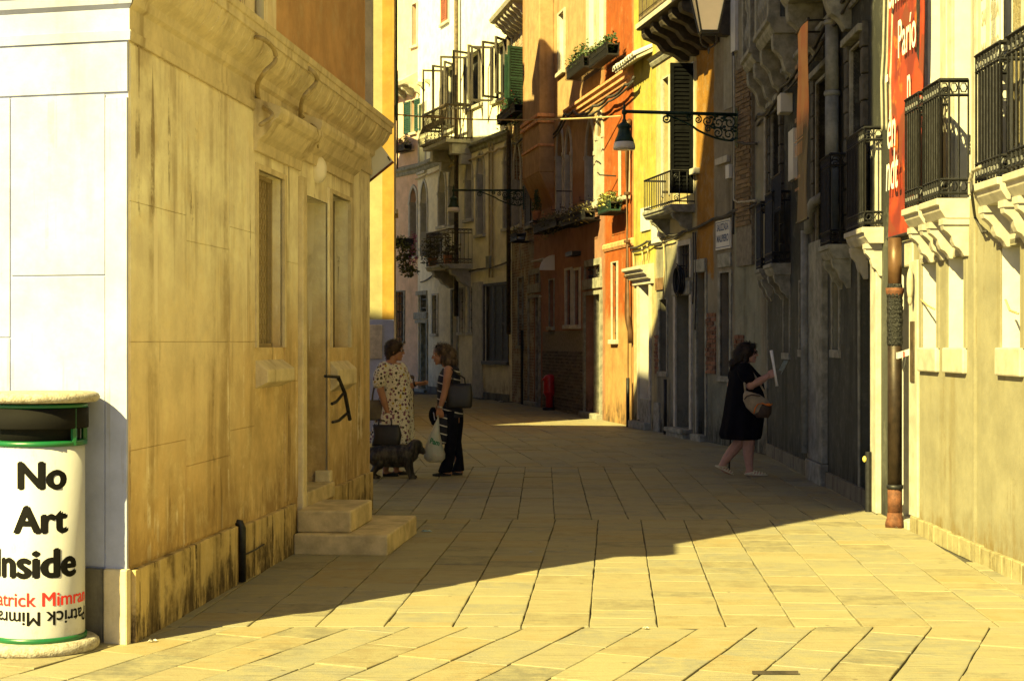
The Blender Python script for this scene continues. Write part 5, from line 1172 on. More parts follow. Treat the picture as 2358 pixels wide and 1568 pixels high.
# bracket street lamps
def street_lamp(lab, root, ang, length, mat, scale=1.0, depth=.36):
    """wall lamp: local x points from the wall over the street"""
    t = tag(empty('street_lamp', root, ang), lab, 'lamp', 'bracket lamps over the street'); L = length
    MB().box(-.02, .02, -.06, .06, -.50, .10).build('wall_plate', mat, t, bevel=.006)
    MB().tube([(0, 0, 0), (L, 0, 0)], .026, 8).build('arm', mat, t, smooth=True)
    m = MB(); n = 16; B = [Vector((.02, 0, -depth * .95))]
    for k in range(1, n + 1):
        f = k / n; B.append(Vector((.02 + f * L * .62, 0, -depth * (1 - f) ** 1.0 * (1 + .35 * math.sin(math.pi * f) * (1 if f < .6 else .6)) - .03)))
    m.tube(B, .017, 6); e = B[-1]; m.tube(spiral((e.x + .0, 0, -.09), .075, 1.7, (1, 0, 0), (0, 0, 1), 20, R(90)), .014, 5)
    for (cx, cz, r, a, s_) in ((.12, -.12, .11, 0, 1), (.30, -.13, .10, 90, -1), (.47, -.11, .085, 180, 1), (.14, -.30, .10, 200, -1), (.31, -.28, .085, 40, 1), (.62, -.09, .06, 90, 1), (.46, -.22, .06, 0, -1), (.76, -.07, .05, 0, 1)):
        if cx < L * .62: m.tube(spiral((cx * L / 1.77, 0, cz), r, 1.6, (s_, 0, 0), (0, 0, 1), 18, R(a)), .011, 4)
    for (cx, cz) in ((.21, -.06), (.22, -.21), (.39, -.18), (.06, -.22), (.38, -.05)):
        for q in range(3): m.ball((cx * L / 1.77 + .03 * math.cos(q * 2.1), random.uniform(-.02, .02), cz + .03 * math.sin(q * 2.1)), (.03, .012, .022), 6, 4)
    m.build('scroll_bracket', mat, t)
    MB().lathe([(.005, .14), (.012, .10), (.025, .06), (.018, .03), (.04, .01), (.04, -.03), (.02, -.05), (.02, -.11), (.035, -.13), (.03, -.16)], (L, 0, 0), 10).build('finial', mat, t, smooth=True)
    MB().lathe([(.03, -.15), (.085, -.19), (.105, -.22), (.095, -.24), (.085, -.26), (.11, -.36), (.14, -.42), (.145, -.45)], (L, 0, 0), 14).build('hood', mat, t, smooth=True)
    MB().lathe([(.142, -.45), (.155, -.47), (.165, -.53), (.16, -.56), (.02, -.56)], (L, 0, 0), 14).build('glass', LAMPGLASS, t, smooth=True)
    return t
pw = R3.world(X3(1706), -.055, 0); street_lamp('dark green scrolled bracket lamp fixed to the yellowish brick pier', (pw.x, pw.y, 4.985), math.atan2(-R3.n.y, -R3.n.x), 1.74, IRON_G)
pw = RB.world(XB(1207), -.02, 0); street_lamp('far green bracket lamp in front of the cream arched windows', (pw.x, pw.y, 5.50), math.atan2(-RB.n.y * .2, -1), 1.80, IRON_G)
# big lantern hanging over the street
LY = 14.2; lp = at(1632, 76, LY); t = tag(empty('lantern', lp), 'large glazed street lantern with black frame hanging at the top', 'lantern')
m = MB(); g = MB(); b0, b1, hh = .078, .150, .36
for (sx_, sy_) in ((1, 1), (1, -1), (-1, 1), (-1, -1)): m.tube([(sx_ * b0, sy_ * b0, 0), (sx_ * b1, sy_ * b1, hh)], .010, 5)
for z, b in ((0, b0), (hh, b1)):
    for q in range(4):
        c = [(1, 1), (-1, 1), (-1, -1), (1, -1)]; m.tube([(c[q][0] * b, c[q][1] * b, z), (c[(q + 1) % 4][0] * b, c[(q + 1) % 4][1] * b, z)], .012, 5)
m.build('frame', IRON, t)
c = [(1, 1), (-1, 1), (-1, -1), (1, -1)]
for q in range(4):
    a, d_q = c[q], c[(q + 1) % 4]; i = .97
    MB().add([(a[0] * b0 * i, a[1] * b0 * i, .0), (d_q[0] * b0 * i, d_q[1] * b0 * i, .0), (d_q[0] * b1 * i, d_q[1] * b1 * i, hh), (a[0] * b1 * i, a[1] * b1 * i, hh)], [(0, 1, 2, 3)]).build('pane', LAMPGLASS, t)
MB().box(-b0, b0, -b0, b0, -.018, -.002).build('floor', IRON, t)
m = MB().prism([(-.18, hh), (.18, hh), (.05, hh + .16), (.03, hh + .26), (-.03, hh + .26), (-.05, hh + .16)], -.18, .18); 
m.v = [(p[0] * (1 if p[2] < hh + .01 else .3), p[1], p[2]) for p in m.v]; m.build('roof', IRON, t)
m = MB().tube([(-.072, 0, -.015)] + [(.075 * math.cos(a), 0, -.06 + .08 * math.sin(a)) for a in [R(-180 + k * 15) for k in range(13)]] + [(.072, 0, -.015)], .009, 6); m.lathe([(.004, -.2), (.012, -.165), (.006, -.14)], n=6); m.build('ring', IRON, t)
wx = R2.world(yb(LY), 0, 0).x - lp.x
MB().tube([(0, 0, hh + .25), (0, 0, hh + .5), (.05, 0, hh + .62), (.3, 0, hh + .68), (wx - .01, 0, hh + .68)], .022, 6).tube([(wx * .45, 0, hh + .68), (wx - .01, 0, hh + .25)], .016, 6).build('wall_arm', IRON, t); MB().box(wx - .03, wx + .005, -.07, .07, hh + .15, hh + .8).build('wall_plate', IRON, t)

# wire stretched across the lane
a, b = at(938, 264, 36), R4.world(X4(1432), -.02, R4.z(1432, 268))
a.x = Y1[0] + .0; a.y = 35.3; a.z = CH + (HZ - 264) / FOC * 35.3
tag(MB().tube([a.lerp(b, k / 24) - Vector((0, 0, .10 * 4 * (k / 24) * (1 - k / 24))) for k in range(25)], .016, 5).build('overhead_wire', CABLE_Y), 'thin wire stretched across the lane between yellow and orange houses', 'wire')

# red hydrant
hp = gp(1265, 944); t = tag(empty('fire_hydrant', hp), 'red pillar hydrant standing by the dark brick base', 'hydrant'); RED = flat('red_paint', (.42, .012, .02), .35, var=.2, scale=10, bump=.15, spec=.5)
MB().lathe([(.15, 0), (.16, .01), (.16, .05), (.13, .06)], n=14).build('base', IRON, t)
MB().lathe([(.085, .05), (.085, .30), (.10, .33), (.13, .38), (.142, .42), (.142, .72), (.13, .78), (.09, .82), (.03, .84), (.02, .84)], n=16).build('body', RED, t, smooth=True)
MB().lathe([(.146, .40), (.15, .42), (.146, .44)], n=16).lathe([(.146, .68), (.15, .70), (.146, .72)], n=16).build('rim', RED, t); MB().tube([(-.13, -.05, .72), (-.16, -.06, .72)], .03, 8).build('outlet_cap', RED, t)

# window boxes and pots of flowers
planter('slatted window box on the orange wall beside the brown pipe', R4, X4(1418), X4(1448), R4.z(1433, 458, .2), .14, WOOD_G, LEAF_Y, PETAL_Y, h=.2, d=.24)
planter('window box trailing leaves under the highest orange window, nearest the pipe', R4, X4(1402), X4(1446), R4.z(1424, 96, .2), .16, IRON, LEAF, LEAF_Y, h=.25, d=.26)
planter('window box with a tall yellow plant at the highest left window', R4, X4(1347), X4(1388), R4.z(1365, 128, .2), .16, IRON, LEAF, LEAF_Y, h=.25, d=.26, rad_z=.22)
planter('long dark window box with trailing stalks below the arched windows', R4, X4(1262), X4(1316), R4.z(1290, 502, .2), .12, IRON, LEAF_D, None, h=.2, d=.24, droop=.35)
planter('dark window box with a few yellow blooms beside the sunlit strip', R4, X4(1326), X4(1384), R4.z(1350, 486, .2), .12, IRON, LEAF_D, PETAL_Y, h=.2, d=.24, droop=.25)
planter('window box spilling green with red flowers on the brick house', RB, XB(1186), XB(1228), RB.z(1208, 232, .3), .2, WOOD_D, LEAF, PETAL_R, h=.22, d=.3, n=420, rad_z=.3, droop=.5, size=.09)
planter('empty iron-railed flower box on the brick house beside the chimney breast', RB, XB(1214), XB(1229), RB.z(1222, 528, .3), .2, IRON, LEAF_D, None, h=.2, d=.25, n=60)
planter('small brown flower box on the pink wall', R6, X6(925), X6(955), R6.z(940, 332, .2), .1, WOOD_D, LEAF_D, PETAL_P, h=.2, d=.3, n=300, rad_z=.22, size=.1)
# potted conifer at the arched windows
pc = R4.world(X4(1262), -.28, R4.z(1262, 500, .25)); t = tag(empty('potted_shrub', pc), 'small green conifer in a pot on the orange house ledge', 'plant')
MB().lathe([(.08, 0), (.11, .2), (.12, .2), (.12, .23)], n=10).build('pot', TILE_T, t); m = MB()
for k in range(7): leaves(m, (0, 0, .28 + k * .07), (.16 - k * .02, .16 - k * .02, .07), 70, .06)
tag(m.build('foliage', LEAF, t), kind='stuff'); MB().tube([(0, 0, .2), (0, 0, .7)], .012, 5).build('stem', WOOD_D, t)
for (Fm, xx, ww) in ((R4, X4(1262), .0),): MB().box(xx - .25, xx + .25, -.42, .0, R4.z(1262, 500, .25) - .04, R4.z(1262, 500, .25) - .001).build('ledge', IRON, R4.root)
# big hanging mass of flowers by the pink house, and plants on the lower balcony
hc = at(930, 590, 44); t = tag(empty('hanging_flowers', hc), 'big hanging mass of pale leaves and pink flowers at the pink house', 'plant')
m = MB(); [leaves(m, (random.uniform(-.12, .16), random.uniform(-.15, .15), z), (.28, .28, .16), 150, .11) for z in (.45, .3, .12, -.08, -.28, -.46)]; tag(m.build('foliage', LEAF_Y, t), kind='stuff')
m = MB(); [leaves(m, (.26, -.1, z), (.14, .2, .2), 60, .09) for z in (.5, .2, -.1)]; tag(m.build('flowers', PETAL_P, t), kind='stuff'); MB().box(-.35, .3, -.16, .16, .3, .5).build('trough', IRON, t)
MB().tube([(-.3, 0, .32), (-.3, .2, .32)], .02, 5).tube([(-.3, .1, .32), (.25, .1, .32)], .015, 5).build('hanger', IRON, t)
MB().tube([(-.35, .05, .36), (-1.2, 1.0, .36)], .015, 5).build('bracket', IRON, t)
for lab, xx, dr in (('leafy plants hanging through the lower iron balcony, left end', .14, .3), ('leafy plants hanging through the lower iron balcony, right end', .82, .5)):
    bx0, bx1 = X5(1034), X5(1088); c = R5.world(bx0 + (bx1 - bx0) * xx, -.62, R5.z(1055, 608, .4) + .012); t = tag(empty('potted_plant', c), lab, 'plant')
    MB().lathe([(.11, 0), (.15, .25), (.16, .25)], n=10).build('pot', TILE_T, t); m = MB(); [leaves(m, (random.uniform(-.2, .2), random.uniform(-.12, .1), .3 + k * .1), (.28, .2, .12), 70, .10, dr) for k in range(6)]; tag(m.build('foliage', LEAF_D, t), kind='stuff')
pn = R5.world(X5(1006), -.78, R5.z(1006, 545)); 
t = tag(empty('price_board', R5.world(X5(1030) - .02, -.5, R5.z(1030, 608, .4) + .01), math.atan2(R5.d.y, R5.d.x)), 'pale printed board fixed at the lower iron balcony end', 'sign')
MB().box(-.03, -.005, -.36, .36, .28, 1.02).build('board', WHITEP, t); MB().box(-.025, -.008, -.02, .02, .0, .28).build('post', IRON, t); m = MB(); [m.box(-.034, -.031, -.28, .28 - random.random() * .2, .9 - k * .12, .92 - k * .12) for k in range(5)]; m.build('print_lines', GREYP, t)

# small litter on the paving
def scrap(name, lab, u, v, mat, s_, cat='litter'):
    p = gp(u, v); t = MB()
    for k in range(5):
        a = random.random() * 6.3; q = Vector((math.cos(a), math.sin(a), 0)) * s_ * random.uniform(.2, .6); t.add([(q.x - s_ * .4, q.y, .004), (q.x, q.y - s_ * .25, .008 + s_ * .08 * k), (q.x + s_ * .4, q.y, .006), (q.x, q.y + s_ * .25, .01 + s_ * .1)], [(0, 1, 2, 3)])
    o = t.build(name, mat); o.location = p; tag(o, lab, cat)
scrap('paper_scrap', 'crumpled pale blue paper lying by the doorsteps', 982, 1224, flat('blue_paper', (.45, .62, .68), .7), .06)
scrap('paper_scrap', 'white scrap lying below the dark shop shutters', 1152, 925, WHITEP, .10); scrap('paper_scrap', 'tiny white scrap by the foot of the corner building', 349, 1477, WHITEP, .035)
scrap('paper_scrap', 'small white scrap in the middle of the shaded paving', 1224, 1272, WHITEP, .03); scrap('paper_scrap', 'small white scrap on the sunlit paving at the front', 1487, 1448, WHITEP, .03); scrap('paper_scrap', 'white scrap at the foot of the thick downpipe', 2064, 1216, WHITEP, .03)
p = gp(1785, 1551); tag(MB().box(p.x - .11, p.x + .11, p.y - .010, p.y + .010, .001, .014).build('wood_stick', WOOD_D), 'short dark stick lying on the sunlit paving in front', 'litter')
# ------------------------------------------------------------------ people and dog
def fuse(m, name, mat, parent, voxel=.008, smooth=4, world=True):
    """join overlapping shapes into one continuous skin"""
    off = Vector(parent.location) if parent.parent is None else Vector(parent.parent.location)
    me = m.mesh('tmp', mat, off=off if world else None); ob = bpy.data.objects.new('tmp', me); COL.objects.link(ob)
    r = ob.modifiers.new('r', 'REMESH'); r.mode = 'VOXEL'; r.voxel_size = voxel
    if smooth: s_ = ob.modifiers.new('s', 'SMOOTH'); s_.factor = .5; s_.iterations = smooth
    bpy.context.view_layer.update(); dg = bpy.context.evaluated_depsgraph_get(); out = bpy.data.meshes.new_from_object(ob.evaluated_get(dg))
    bpy.data.objects.remove(ob); out.name = name; out.materials.clear(); out.materials.append(mat); out.polygons.foreach_set('use_smooth', [True] * len(out.polygons))
    return link(name, out, None, parent)
def limb(m, pts, rs, n=10):
    """tapered limb with round ends; pts dense enough to bend"""
    P = [Vector(p) for p in pts]; m.tube(P, rs, n); m.ball(P[0], rs[0], n, 6); m.ball(P[-1], rs[-1], n, 6)
    for i in range(1, len(P) - 1): m.ball(P[i], rs[i], n, 6)
def hand(m, w, d, up, L=.17, curl=.3, spread=1.0, side=1):
    """palm with four unequal bent fingers and a thumb leaving its side; w wrist, d pointing way, up back of the hand"""
    d = Vector(d).normalized(); up = Vector(up); up = (up - d * up.dot(d)).normalized(); s_ = d.cross(up) * side; w = Vector(w)
    for k in range(4):
        a = w + s_ * (k - 1.5) * .017; m.tube([a + d * .0, a + d * L * .28, a + d * L * .5 + s_ * (k - 1.5) * .002], [.013, .015, .0115], 7); 
        f0 = a + d * L * .48 + s_ * (k - 1.5) * .003; ln = L * (.42, .48, .45, .36)[k]; dirv = d.copy(); P = [f0]
        for j in range(3):
            ax = s_; dirv = Matrix.Rotation(-curl * (.5 + .5 * j) * side, 3, ax) @ dirv if True else dirv; P.append(P[-1] + dirv * ln / 3 + s_ * (k - 1.5) * .002 * spread)
        limb(m, P, [.0095, .009, .0085, .007], 7)
    t0 = w + d * L * .12 - s_ * .024; limb(m, [t0, t0 + (d * .6 - s_ * .8) * .03, t0 + (d * .85 - s_ * .6) * .055 - up * .004, t0 + (d - s_ * .42) * .078 - up * .012], [.014, .012, .0105, .008], 7)
def head(m, c, fwd, s_=1.0, tilt=0, female=True):
    """skull, jaw, nose, lips, chin, ears; c is the skull centre, fwd the way the face looks"""
    f = Vector(fwd).normalized(); r = f.cross(Vector((0, 0, 1))).normalized(); u = r.cross(f).normalized(); M = Matrix((r, f, u)).transposed(); c = Vector(c)
    P = lambda x, y, z: c + M @ Vector((x * s_, y * s_, z * s_))
    m.ball(P(0, -.008, .025), (.074 * s_, .094 * s_, .090 * s_), 14, 10, M); m.ball(P(0, .022, -.04), (.058 * s_, .066 * s_, .076 * s_), 14, 10, M)
    m.ball(P(0, .062, -.098), (.026 * s_, .024 * s_, .020 * s_), 10, 6, M); limb(m, [P(0, .082, .012), P(0, .098, -.012), P(0, .104, -.026)], [.009 * s_, .011 * s_, .013 * s_], 8)
    m.ball(P(0, .083, -.060), (.022 * s_, .012 * s_, .007 * s_), 8, 6, M); m.ball(P(0, .081, -.070), (.019 * s_, .012 * s_, .007 * s_), 8, 6, M)
    for q in (-1, 1): m.ball(P(q * .074, -.012, -.01), (.010 * s_, .020 * s_, .030 * s_), 8, 6, M); m.ball(P(q * .030, .066, -.028), (.024 * s_, .02 * s_, .02 * s_), 8, 6, M); m.ball(P(q * .028, .074, .022), (.024 * s_, .012 * s_, .008 * s_), 8, 6, M)
    return P, M
def eyes(P, M, t, s_=1.0):
    for q in (-1, 1): MB().ball(P(q * .030, .078, .006), .0105 * s_, 8, 6).build('eye', flat('eye_white', (.6, .58, .52), .3) if 'eye_white' not in MATS else MATS['eye_white'], t, True, True)
    for q in (-1, 1): MB().ball(P(q * .030, .0865, .006), .0045 * s_, 8, 6).build('pupil', BLACKP, t, True, True)
SKIN = flat('tanned_skin', (.40, .20, .115), .5, var=.10, scale=12, bump=.1, spec=.4); SKIN2 = flat('pink_skin', (.46, .25, .19), .5, var=.10, scale=12, bump=.1, spec=.4)
def hair_mat(name, c, c2):
    n = NT(name); n.color(n.mix(n.ramp(n.noise(18, 4, .6, sc=(1, 1, .25)), .4, .65), c, c2)); n.bump(n.noise(60, 3, .6, sc=(1, 1, .15)), .006, .7); return n.set(.55, 0, .4)
def strands(o, n, ln, back, mat, seed=3):
    """loose locks lying over a hair mass: thin strips that run down and back along its surface"""
    rnd = random.Random(seed); me = o.data; m = MB(); V = me.vertices
    for k in range(n):
        v = V[rnd.randrange(len(V))]; nm = v.normal; d = Vector((back * rnd.uniform(.2, 1.0), rnd.uniform(-.3, .3), -rnd.uniform(.5, 1.2))); d = (d - nm * d.dot(nm) + nm * .12)
        if d.length < .1: continue
        d = d.normalized() * ln * rnd.uniform(.5, 1.2); s_ = d.cross(nm).normalized() * rnd.uniform(.0025, .005); p = v.co + nm * .002; q = p + d * .5 + nm * .006; e = p + d - nm * .004
        m.add([p - s_, p + s_, q + s_, q - s_, e], [(0, 1, 2, 3), (3, 2, 4)])
    return tag(m.build('hair_strands', mat, o.parent), kind='stuff')
HAIR1 = hair_mat('short_brown_hair', (.030, .018, .010), (.075, .045, .025)); HAIR2 = hair_mat('streaked_hair', (.045, .027, .014), (.22, .15, .075)); HAIR3 = hair_mat('dark_hair', (.012, .008, .007), (.035, .02, .014))
def loft(m, spec, n=28, fold=0, nf=7, yc=0.0):
    """body of cloth from rows (z, x_left, x_right, half_depth)"""
    rg = []
    for i, (z, xl, xr, hd) in enumerate(spec):
        cx, rx = (xl + xr) / 2, (xr - xl) / 2; k = fold * i / (len(spec) - 1)
        rg.append([(cx + rx * math.cos(a) * (1 + k * math.cos(nf * a)), yc + hd * math.sin(a) * (1 + k * math.cos(nf * a + .6)), z) for a in [2 * math.pi * j / n for j in range(n)]])
    m.rings(rg)

# -- woman in the floral dress (left)
YP = 18.2
fx = lambda px: -1.763 + .001173 * px; fz = lambda py: (1495 - py) * .001173
def FP(px, py, dy=0): return Vector((fx(px), YP + dy, fz(py)))
t = tag(empty('person', (fx(280), YP, 0)), 'woman with short dark hair in a white floral dress, holding a black bag', 'person', 'two women talking'); PF = t
body = MB(); Pf, Mf = head(body, FP(312, 222), (1, -.12, -.06), 1.02)
limb(body, [FP(285, 290), FP(262, 350)], [.058, .066]); loft(body, [(fz(345), fx(215), fx(350), .10), (fz(400), fx(150), fx(420), .17), (fz(560), fx(170), fx(455), .15), (fz(800), fx(170), fx(470), .17), (fz(1000), fx(180), fx(420), .16)], 20, yc=YP)
limb(body, [FP(190, 420, -.17), FP(165, 520, -.20), FP(178, 625, -.21), FP(215, 740, -.215), FP(243, 825, -.21)], [.056, .052, .046, .042, .029]); hand(body, FP(245, 830, -.21), (.10, 0, -1), (-.3, -1, 0), .165, .7, 1, 1)
limb(body, [FP(350, 430, .15), FP(400, 540, .12), FP(430, 588, .05), FP(480, 580, -.02), FP(522, 556, -.06)], [.052, .046, .042, .036, .028]); hand(body, FP(525, 555, -.06), (1, -.1, .03), (0, -.5, -1), .16, .22, 1.6, -1)
for dy, x0 in ((-.09, 235), (.09, 330)): limb(body, [FP(x0 + 10, 950, dy), FP(x0, 1180, dy), FP(x0 - 15, 1420, dy)], [.085, .062, .040]); limb(body, [FP(x0 - 25, 1465, dy), FP(x0 + 40, 1475, dy), FP(x0 + 110, 1482, dy)], [.032, .03, .016])
fuse(body, 'body', SKIN, t, .0065, 3); eyes(Pf, Mf, t, 1.0)
FLOR = NT('floral_cloth'); v1 = FLOR.n('TexVoronoi'); v1.inputs['Scale'].default_value = 24; v2 = FLOR.n('TexVoronoi'); v2.inputs['Scale'].default_value = 46; FLOR.l(FLOR.co.outputs['Object'], v1.inputs['Vector']); FLOR.l(FLOR.co.outputs['Object'], v2.inputs['Vector'])
s1 = FLOR.n('SeparateColor'); FLOR.l(v1.outputs['Color'], s1.inputs[0]); rp = FLOR.n('ValToRGB'); FLOR.l(s1.outputs[0], rp.inputs[0]); rp.color_ramp.interpolation = 'CONSTANT'; e = rp.color_ramp.elements; e[0].color = (.16, .06, .12, 1); e[1].position = .3; e[1].color = (.06, .055, .035, 1); q = e.new(.55); q.color = (.50, .36, .05, 1); q = e.new(.75); q.color = (.24, .10, .13, 1)
wob = FLOR.noise(40, 3); d1 = FLOR.math('ADD', v1.outputs['Distance'], FLOR.math('MULTIPLY', wob, .35)); c = FLOR.mix(FLOR.ramp(d1, .60, .53), (.74, .69, .54), rp.outputs[0]); d2 = FLOR.math('ADD', v2.outputs['Distance'], FLOR.math('MULTIPLY', wob, .3)); c = FLOR.mix(FLOR.ramp(d2, .42, .36), c, (.10, .085, .05)); FLOR.color(c); FLOR.bump(FLOR.noise(12, 4), .02, .5); FLORM = FLOR.set(.85)
dr = MB(); loft(dr, [(fz(352), fx(195), fx(352), .115), (fz(385), fx(150), fx(405), .185), (fz(440), fx(150), fx(440), .20), (fz(540), fx(165), fx(462), .20), (fz(650), fx(150), fx(492), .215), (fz(760), fx(135), fx(490), .23), (fz(900), fx(110), fx(492), .25), (fz(1040), fx(70), fx(500), .27), (fz(1160), fx(45), fx(500), .28)], 36, .06, 9, YP)
limb(dr, [FP(205, 400, -.15), FP(172, 470, -.19), FP(160, 545, -.205)], [.085, .085, .080]); limb(dr, [FP(350, 410, .15), FP(390, 490, .13), FP(425, 560, .09)], [.085, .080, .074])
fuse(dr, 'dress', FLORM, t, .009, 2)
h = MB(); h.ball(FP(292, 190), (.108, .096, .098), 16, 10); h.ball(FP(258, 225), (.066, .084, .085), 14, 10); h.ball(FP(340, 160), (.06, .075, .045), 12, 8); h.ball(FP(250, 285), (.040, .06, .05), 10, 8); strands(fuse(h, 'hair', HAIR1, t, .008, 2), 900, .035, -1, HAIR1)
g_ = MB(); e1 = Pf(-.03, .093, .006), Pf(.03, .093, .006)
for c_ in e1: g_.tube([c_ + Mf @ Vector((.023 * math.cos(a), 0, .017 * math.sin(a))) for a in [k * math.pi / 6 for k in range(13)]], .0022, 4, False)
g_.tube([Pf(.052, .09, .01), Pf(.078, .02, .012), Pf(.08, -.02, .008)], .002, 4).tube([Pf(-.006, .095, .008), Pf(.006, .095, .008)], .002, 4).build('glasses', IRON, t, world=True)
MB().lathe([(.031, -.012), (.034, -.008), (.034, .008), (.031, .012)], n=12).build('wristwatch', IRON, t).matrix_basis = Matrix.Translation(FP(512, 560, -.055) - Vector(t.location)) @ Vector((1, -.1, .3)).to_track_quat('Z', 'Y').to_matrix().to_4x4()
for dy, x0 in ((-.09, 235), (.09, 330)):
    sh = MB().tube([FP(x0 - 40, 1482, dy), FP(x0 + 60, 1486, dy), FP(x0 + 115, 1488, dy)], [.036, .04, .026], 8); sh.v = [(p[0], p[1], max(p[2], .002)) for p in sh.v]; sh.build('shoe', IRON, t, world=True)
LEATH = flat('black_leather', (.014, .012, .011), .45, var=.3, scale=12, bump=.4); LEATHG = flat('grey_canvas', (.13, .115, .085), .8, var=.2, scale=9, bump=.4)
def tote(lab, c, w_, hgt, dep, mat, handle_top, cat='bag', slump=.03, drop=0):
    t = tag(empty('handbag', c), lab, cat); m = MB(); rg = []
    for z, k, d_ in ((0, .92, .9), (.02, 1.0, 1.0), (hgt * .5, 1.0, .95), (hgt * .85, .96, .7), (hgt, .93, .45)):
        rg.append([(math.copysign(abs(math.cos(a)) ** .35, math.cos(a)) * w_ / 2 * k + slump * math.sin(3 * z / hgt), math.copysign(abs(math.sin(a)) ** .45, math.sin(a)) * dep / 2 * d_, z) for a in [2 * math.pi * (j + .5) / 24 for j in range(24)]])
    m.rings(rg); m.build('bag_body', mat, t, smooth=True)
    m = MB(); H = Vector(handle_top) - Vector(c)
    for q in (-1, 1):
        yy = q * dep * .22; m.tube([(-w_ * .25, yy, hgt - .04), (-w_ * .22, yy, hgt + .06), (H.x - .03, H.y + yy * .2, H.z - .03), (H.x, H.y + yy * .1, H.z), (H.x + .03, H.y + yy * .2, H.z - .03), (w_ * .22, yy, hgt + .06), (w_ * .25, yy, hgt - .04)], .009, 6)
    m.build('handles', mat, t, smooth=True); return t
tote('black rectangular handbag in the hand of the woman in the floral dress', FP(228, 1182, -.26), .33, .255, .13, LEATH, FP(252, 905, -.215))
tote('slouchy grey canvas bag behind the arm of the woman in the floral dress', FP(135, 925, -.02) + Vector((0, -.10, 0)), .24, .24, .14, LEATHG, FP(165, 430, -.20))

# -- woman in the striped top (right of the pair)
def SP(px, py, dy=0): return Vector((fx(px), YP + .02 + dy, fz(py)))
t = tag(empty('person', (fx(880), YP + .02, 0)), 'woman with shoulder-length streaked hair in navy striped tunic and dark trousers', 'person', 'two women talking')
b = MB(); Ps, Ms = head(b, SP(770, 262), (-1, -.15, -.18), .98)
limb(b, [SP(815, 330), SP(850, 390)], [.052, .06]); loft(b, [(fz(385), fx(800), fx(920), .10), (fz(430), fx(785), fx(955), .165), (fz(560), fx(760), fx(960), .145), (fz(700), fx(770), fx(960), .13), (fz(830), fx(790), fx(970), .15), (fz(960), fx(800), fx(965), .14)], 20, yc=YP + .02)
limb(b, [SP(858, 415, -.165), SP(848, 500, -.19), SP(832, 600, -.195), SP(808, 700, -.20), SP(775, 800, -.205)], [.054, .05, .043, .039, .027]); hand(b, SP(772, 806, -.205), (-.15, 0, -1), (-.4, -1, 0), .155, .8, 1, 1)
limb(b, [SP(858, 420, .165), SP(835, 560, .19), SP(800, 660, .17), SP(750, 760, .10)], [.052, .045, .038, .027]); hand(b, SP(748, 766, .10), (-.5, -.2, -1), (-1, 0, 0), .155, .8, 1, 1)
limb(b, [SP(860, 900, -.08), SP(870, 1200, -.08), SP(840, 1440, -.08)], [.065, .045, .036]); limb(b, [SP(915, 900, .08), SP(930, 1200, .08), SP(945, 1440, .08)], [.065, .045, .036])
for x0, dy in ((845, -.08), (955, .08)): limb(b, [SP(x0 + 25, 1468, dy), SP(x0 - 50, 1476, dy), SP(x0 - 130, 1484, dy)], [.032, .028, .014])
fuse(b, 'body', SKIN, t, .0065, 3); eyes(Ps, Ms, t, 1.0)
STR = NT('striped_jersey'); sx = STR.n('SeparateXYZ'); STR.l(STR.co.outputs['Object'], sx.inputs[0]); zz_ = STR.math('ADD', sx.outputs[2], STR.math('MULTIPLY', sx.outputs[0], .28)); f_ = STR.math('FRACT', STR.math('MULTIPLY', zz_, 10.2)); STR.color(STR.mix(STR.math('MULTIPLY', STR.math('GREATER_THAN', f_, .86), 1.0), (.012, .014, .026), (.62, .60, .52))); STR.bump(STR.noise(14, 4), .02, .5); STRM = STR.set(.85)
d = MB(); loft(d, [(fz(372), fx(815), fx(930), .10), (fz(405), fx(790), fx(962), .155), (fz(470), fx(752), fx(978), .165), (fz(540), fx(738), fx(975), .165), (fz(640), fx(740), fx(970), .155), (fz(740), fx(735), fx(985), .17), (fz(830), fx(745), fx(1000), .185), (fz(900), fx(758), fx(1002), .19)], 32, .02, 7, YP + .02)
fuse(d, 'tunic', STRM, t, .008, 3)
TROU = flat('navy_trousers', (.007, .008, .014), .95, var=.3, scale=10, bump=.4, spec=.1)
d = MB()
for dy, a, bb in ((-.085, (770, 960), (745, 880)), (.085, (800, 1004), (880, 1003))):
    loft(d, [(fz(830), fx(a[0]), fx(a[1]), .11), (fz(960), fx(a[0] + 10), fx(a[1]), .11), (fz(1150), fx(a[0] + 50 if dy < 0 else 830), fx(a[1] - 20), .095), (fz(1320), fx(bb[0] + 50), fx(bb[1] + (40 if dy < 0 else 0)), .095), (fz(1455), fx(bb[0]), fx(bb[1] + 10), .10)], 20, .03, 5, YP + .02 + dy)
fuse(d, 'trousers', TROU, t, .009, 3)
d = MB(); loft(d, [(fz(860), fx(757), fx(870), .04), (fz(960), fx(754), fx(865), .045), (fz(1080), fx(756), fx(850), .045), (fz(1165), fx(764), fx(828), .035)], 16, .1, 5, YP - .14); d.build('tunic_flap', STRM, t, smooth=True, world=True)
h = MB(); h.ball(SP(800, 215), (.105, .094, .080), 16, 10); h.ball(SP(860, 270), (.080, .098, .105), 14, 10); h.ball(SP(885, 325), (.062, .10, .060), 12, 8); h.ball(SP(760, 185), (.055, .075, .035), 12, 8); h.ball(SP(820, 300, -.07), (.05, .03, .07), 10, 8); h.ball(SP(820, 300, .07), (.05, .03, .07), 10, 8); strands(fuse(h, 'hair', HAIR2, t, .008, 2), 1300, .075, 1, HAIR2)
MB().tube([SP(725, 190, -.06), SP(745, 172, -.05), SP(752, 170, .0), SP(745, 172, .05), SP(725, 190, .06)], .008, 6).ball(SP(735, 180, -.04), (.014, .03, .018), 8, 6).ball(SP(735, 180, .04), (.014, .03, .018), 8, 6).build('sunglasses', BLACKP, t, world=True)
